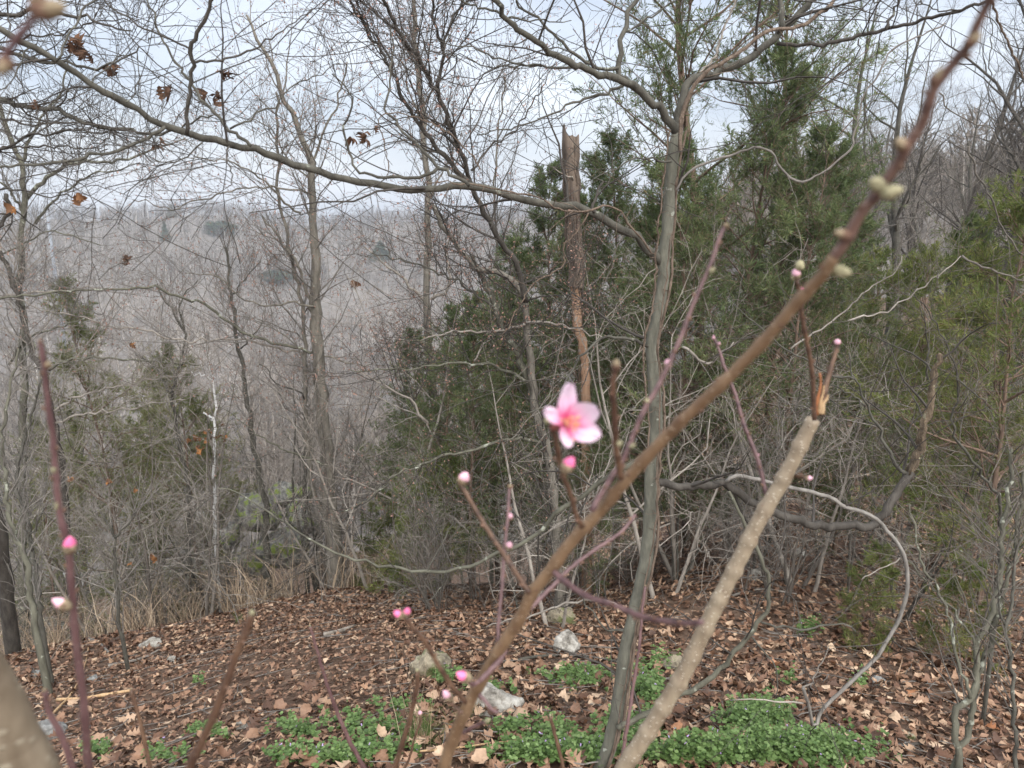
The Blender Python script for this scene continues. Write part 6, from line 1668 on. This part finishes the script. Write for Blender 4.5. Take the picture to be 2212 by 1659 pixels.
def weeds(patches):
    leaf, fl = [], []
    out = []
    for (x, y, rx, ry, n) in patches:
        px2 = x + rl.normal(0, rx * .5, n); py2 = y + rl.normal(0, ry * .5, n)
        for k in range(n):
            if py2[k] < 1180: continue
            g = hit(px2[k], py2[k])
            hgt = rl.uniform(.015, .075) * (1.9 if x > 1400 else 1)
            out.append((g[0], g[1], g[2], hgt))
    S_ = np.array(out); N = len(S_)
    # each plant: three whorls of rounded scalloped leaves
    per = 11
    th = np.linspace(0, 2 * math.pi, 9)[:-1]
    shape = np.stack([.5 + .5 * np.cos(th) * np.array([1, .92, 1, .88, .8, .88, 1, .92]), .55 * np.sin(th), 0 * th], -1)
    tpl = np.concatenate([[[.45, 0, -.07]], shape])                 # 9 verts: centre + 8 rim
    ang_ = rl.uniform(0, 6.28, (N, per)); lv = rl.integers(0, 3, (N, per))
    sz = rl.uniform(.009, .023, (N, per)) * (1.15 - .2 * lv)
    pitch = rl.normal(.1, .45, (N, per)) + .25 * (lv == 2)
    V = np.broadcast_to(tpl, (N, per, 9, 3)) * sz[..., None, None]
    V = V.reshape(-1, 9, 3)
    pt = pitch.reshape(-1); c, s = np.cos(pt)[:, None], np.sin(pt)[:, None]
    Vx = V[..., 0] * c - V[..., 2] * s; Vz = V[..., 0] * s + V[..., 2] * c
    V = rotz(np.stack([Vx, V[..., 1], Vz], -1), ang_.reshape(-1))
    hb = (S_[:, 3:4] * (.35 + .33 * lv))
    base = np.stack([np.repeat(S_[:, :1], per, 1) + rl.normal(0, .006, (N, per)), np.repeat(S_[:, 1:2], per, 1) + rl.normal(0, .006, (N, per)), S_[:, 2:3] + hb + .02], -1).reshape(-1, 3)
    V = V + base[:, None]
    j = np.arange(8); Qt = np.stack([np.zeros(8, int), 1 + j, 1 + (j + 1) % 8, 1 + (j + 1) % 8], -1)
    Q = (Qt[None] + (np.arange(len(V)) * 9)[:, None, None]).reshape(-1, 4)
    A = np.repeat(np.clip(np.repeat(rl.random(N) * .5, per) + rl.random(N * per) * .5, 0, 1), 9)
    tag(obj('green_weeds', mesh('green_weeds', V.reshape(-1, 3), Q, M['weed'], A, False)), 'low fresh green weeds spreading over the fallen leaves', 'weeds', kind='stuff')
    pick = rl.random(N) < .07
    T_ = S_[pick]
    V = []
    c0 = T_[:, :3] + np.stack([rl.normal(0, .008, len(T_)), rl.normal(0, .008, len(T_)), T_[:, 3] + .03], -1)
    d = norm(rl.normal(size=c0.shape) + np.array([0, 0, 1.2])); w_ = norm(np.cross(d, rl.normal(size=d.shape)))
    V = np.stack([c0 - w_ * .0015, c0 + w_ * .0015, c0 + d * .011 + w_ * .003, c0 + d * .011 - w_ * .003], 1).reshape(-1, 3)
    tag(obj('weed_flowers', mesh('weed_flowers', V, np.arange(len(V)).reshape(-1, 4), M['henbit'], None, False)), 'tiny lilac flowers dotted over the green weeds', 'weed flowers', kind='stuff')
weeds([(1245, 1475, 66, 20, 110), (1405, 1505, 34, 34, 90), (1335, 1590, 46, 28, 80), (1200, 1600, 60, 30, 70), (1190, 1645, 120, 16, 300), (1290, 1640, 60, 22, 120), (1390, 1600, 40, 40, 100), (1625, 1580, 62, 34, 330), (1730, 1645, 130, 22, 560), (1540, 1655, 100, 14, 220), (1480, 1660, 60, 10, 90),
       (800, 1640, 80, 20, 80), (680, 1650, 110, 12, 80), (640, 1590, 70, 24, 40), (790, 1580, 110, 26, 60), (450, 1592, 50, 12, 30), (215, 1635, 30, 14, 34), (960, 1475, 40, 14, 40), (870, 1540, 60, 14, 24),
       (1430, 1440, 30, 14, 20), (1700, 1480, 18, 10, 10), (1860, 1490, 24, 10, 14), (370, 1645, 60, 12, 24), (1060, 1500, 60, 14, 26), (1385, 1450, 40, 16, 20), (1745, 1370, 26, 14, 30), (425, 1485, 12, 6, 8), (1100, 1580, 60, 20, 30)])

def stick(label, pts, w, m, group=None):
    P = []
    for (x, y) in pts:
        g = hit(x, y); g[2] += .03; P.append(g)
    P = resample(np.array(P), 12)
    d = np.linalg.norm(P[len(P) // 2])
    R = np.linspace(w, w * .6, 12) * d / F / 2 * (1 + .1 * rl.normal(size=12))
    V, Q_ = tube(P, R, 7, True, .1)
    b_ = P[0].copy()
    o = obj('stick', mesh('stick', V - b_, Q_, M[m]), None, tuple(b_))
    tag(o, label, 'stick', group)
stick('pale bare stick lying across the litter at the lower left', [(125, 1520), (180, 1518), (235, 1508), (290, 1500)], 7, 'torn_wood')
stick('grey stick lying in the open litter below the white stones', [(235, 1445), (270, 1438), (310, 1428), (345, 1410)], 6, 'pale_twig')
stick('white barked stick end on the litter right of centre', [(700, 1378), (735, 1370), (768, 1358)], 8, 'pale_twig')
stick('brown curved stick on the litter near the slim sapling', [(190, 1385), (215, 1395), (235, 1415)], 6, 'brown_twig')
stick('long dry straw laid under the slanting stem', [(880, 1640), (1000, 1628), (1060, 1620), (1130, 1612)], 4, 'torn_wood')
stick('forked pale straw leaning by the grey stone', [(80, 1590), (120, 1545), (160, 1500), (185, 1440), (192, 1400)], 4, 'torn_wood')
stick('short dark stick in the leaves at the lower right', [(1880, 1612), (1930, 1622), (1990, 1618)], 8, 'dark_bark')
stick('thin grey twig arching over the lower right leaves', [(1480, 1660), (1590, 1600), (1660, 1540), (1740, 1480), (1760, 1460)], 4, 'brown_twig')
stick('grey stick under the low limb at the right', [(1560, 1300), (1640, 1280), (1720, 1290)], 5, 'pale_twig')
stick('grey fallen branch behind the white limestone block', [(1090, 1440), (1180, 1425), (1290, 1430), (1380, 1450)], 7, 'grey_bark')
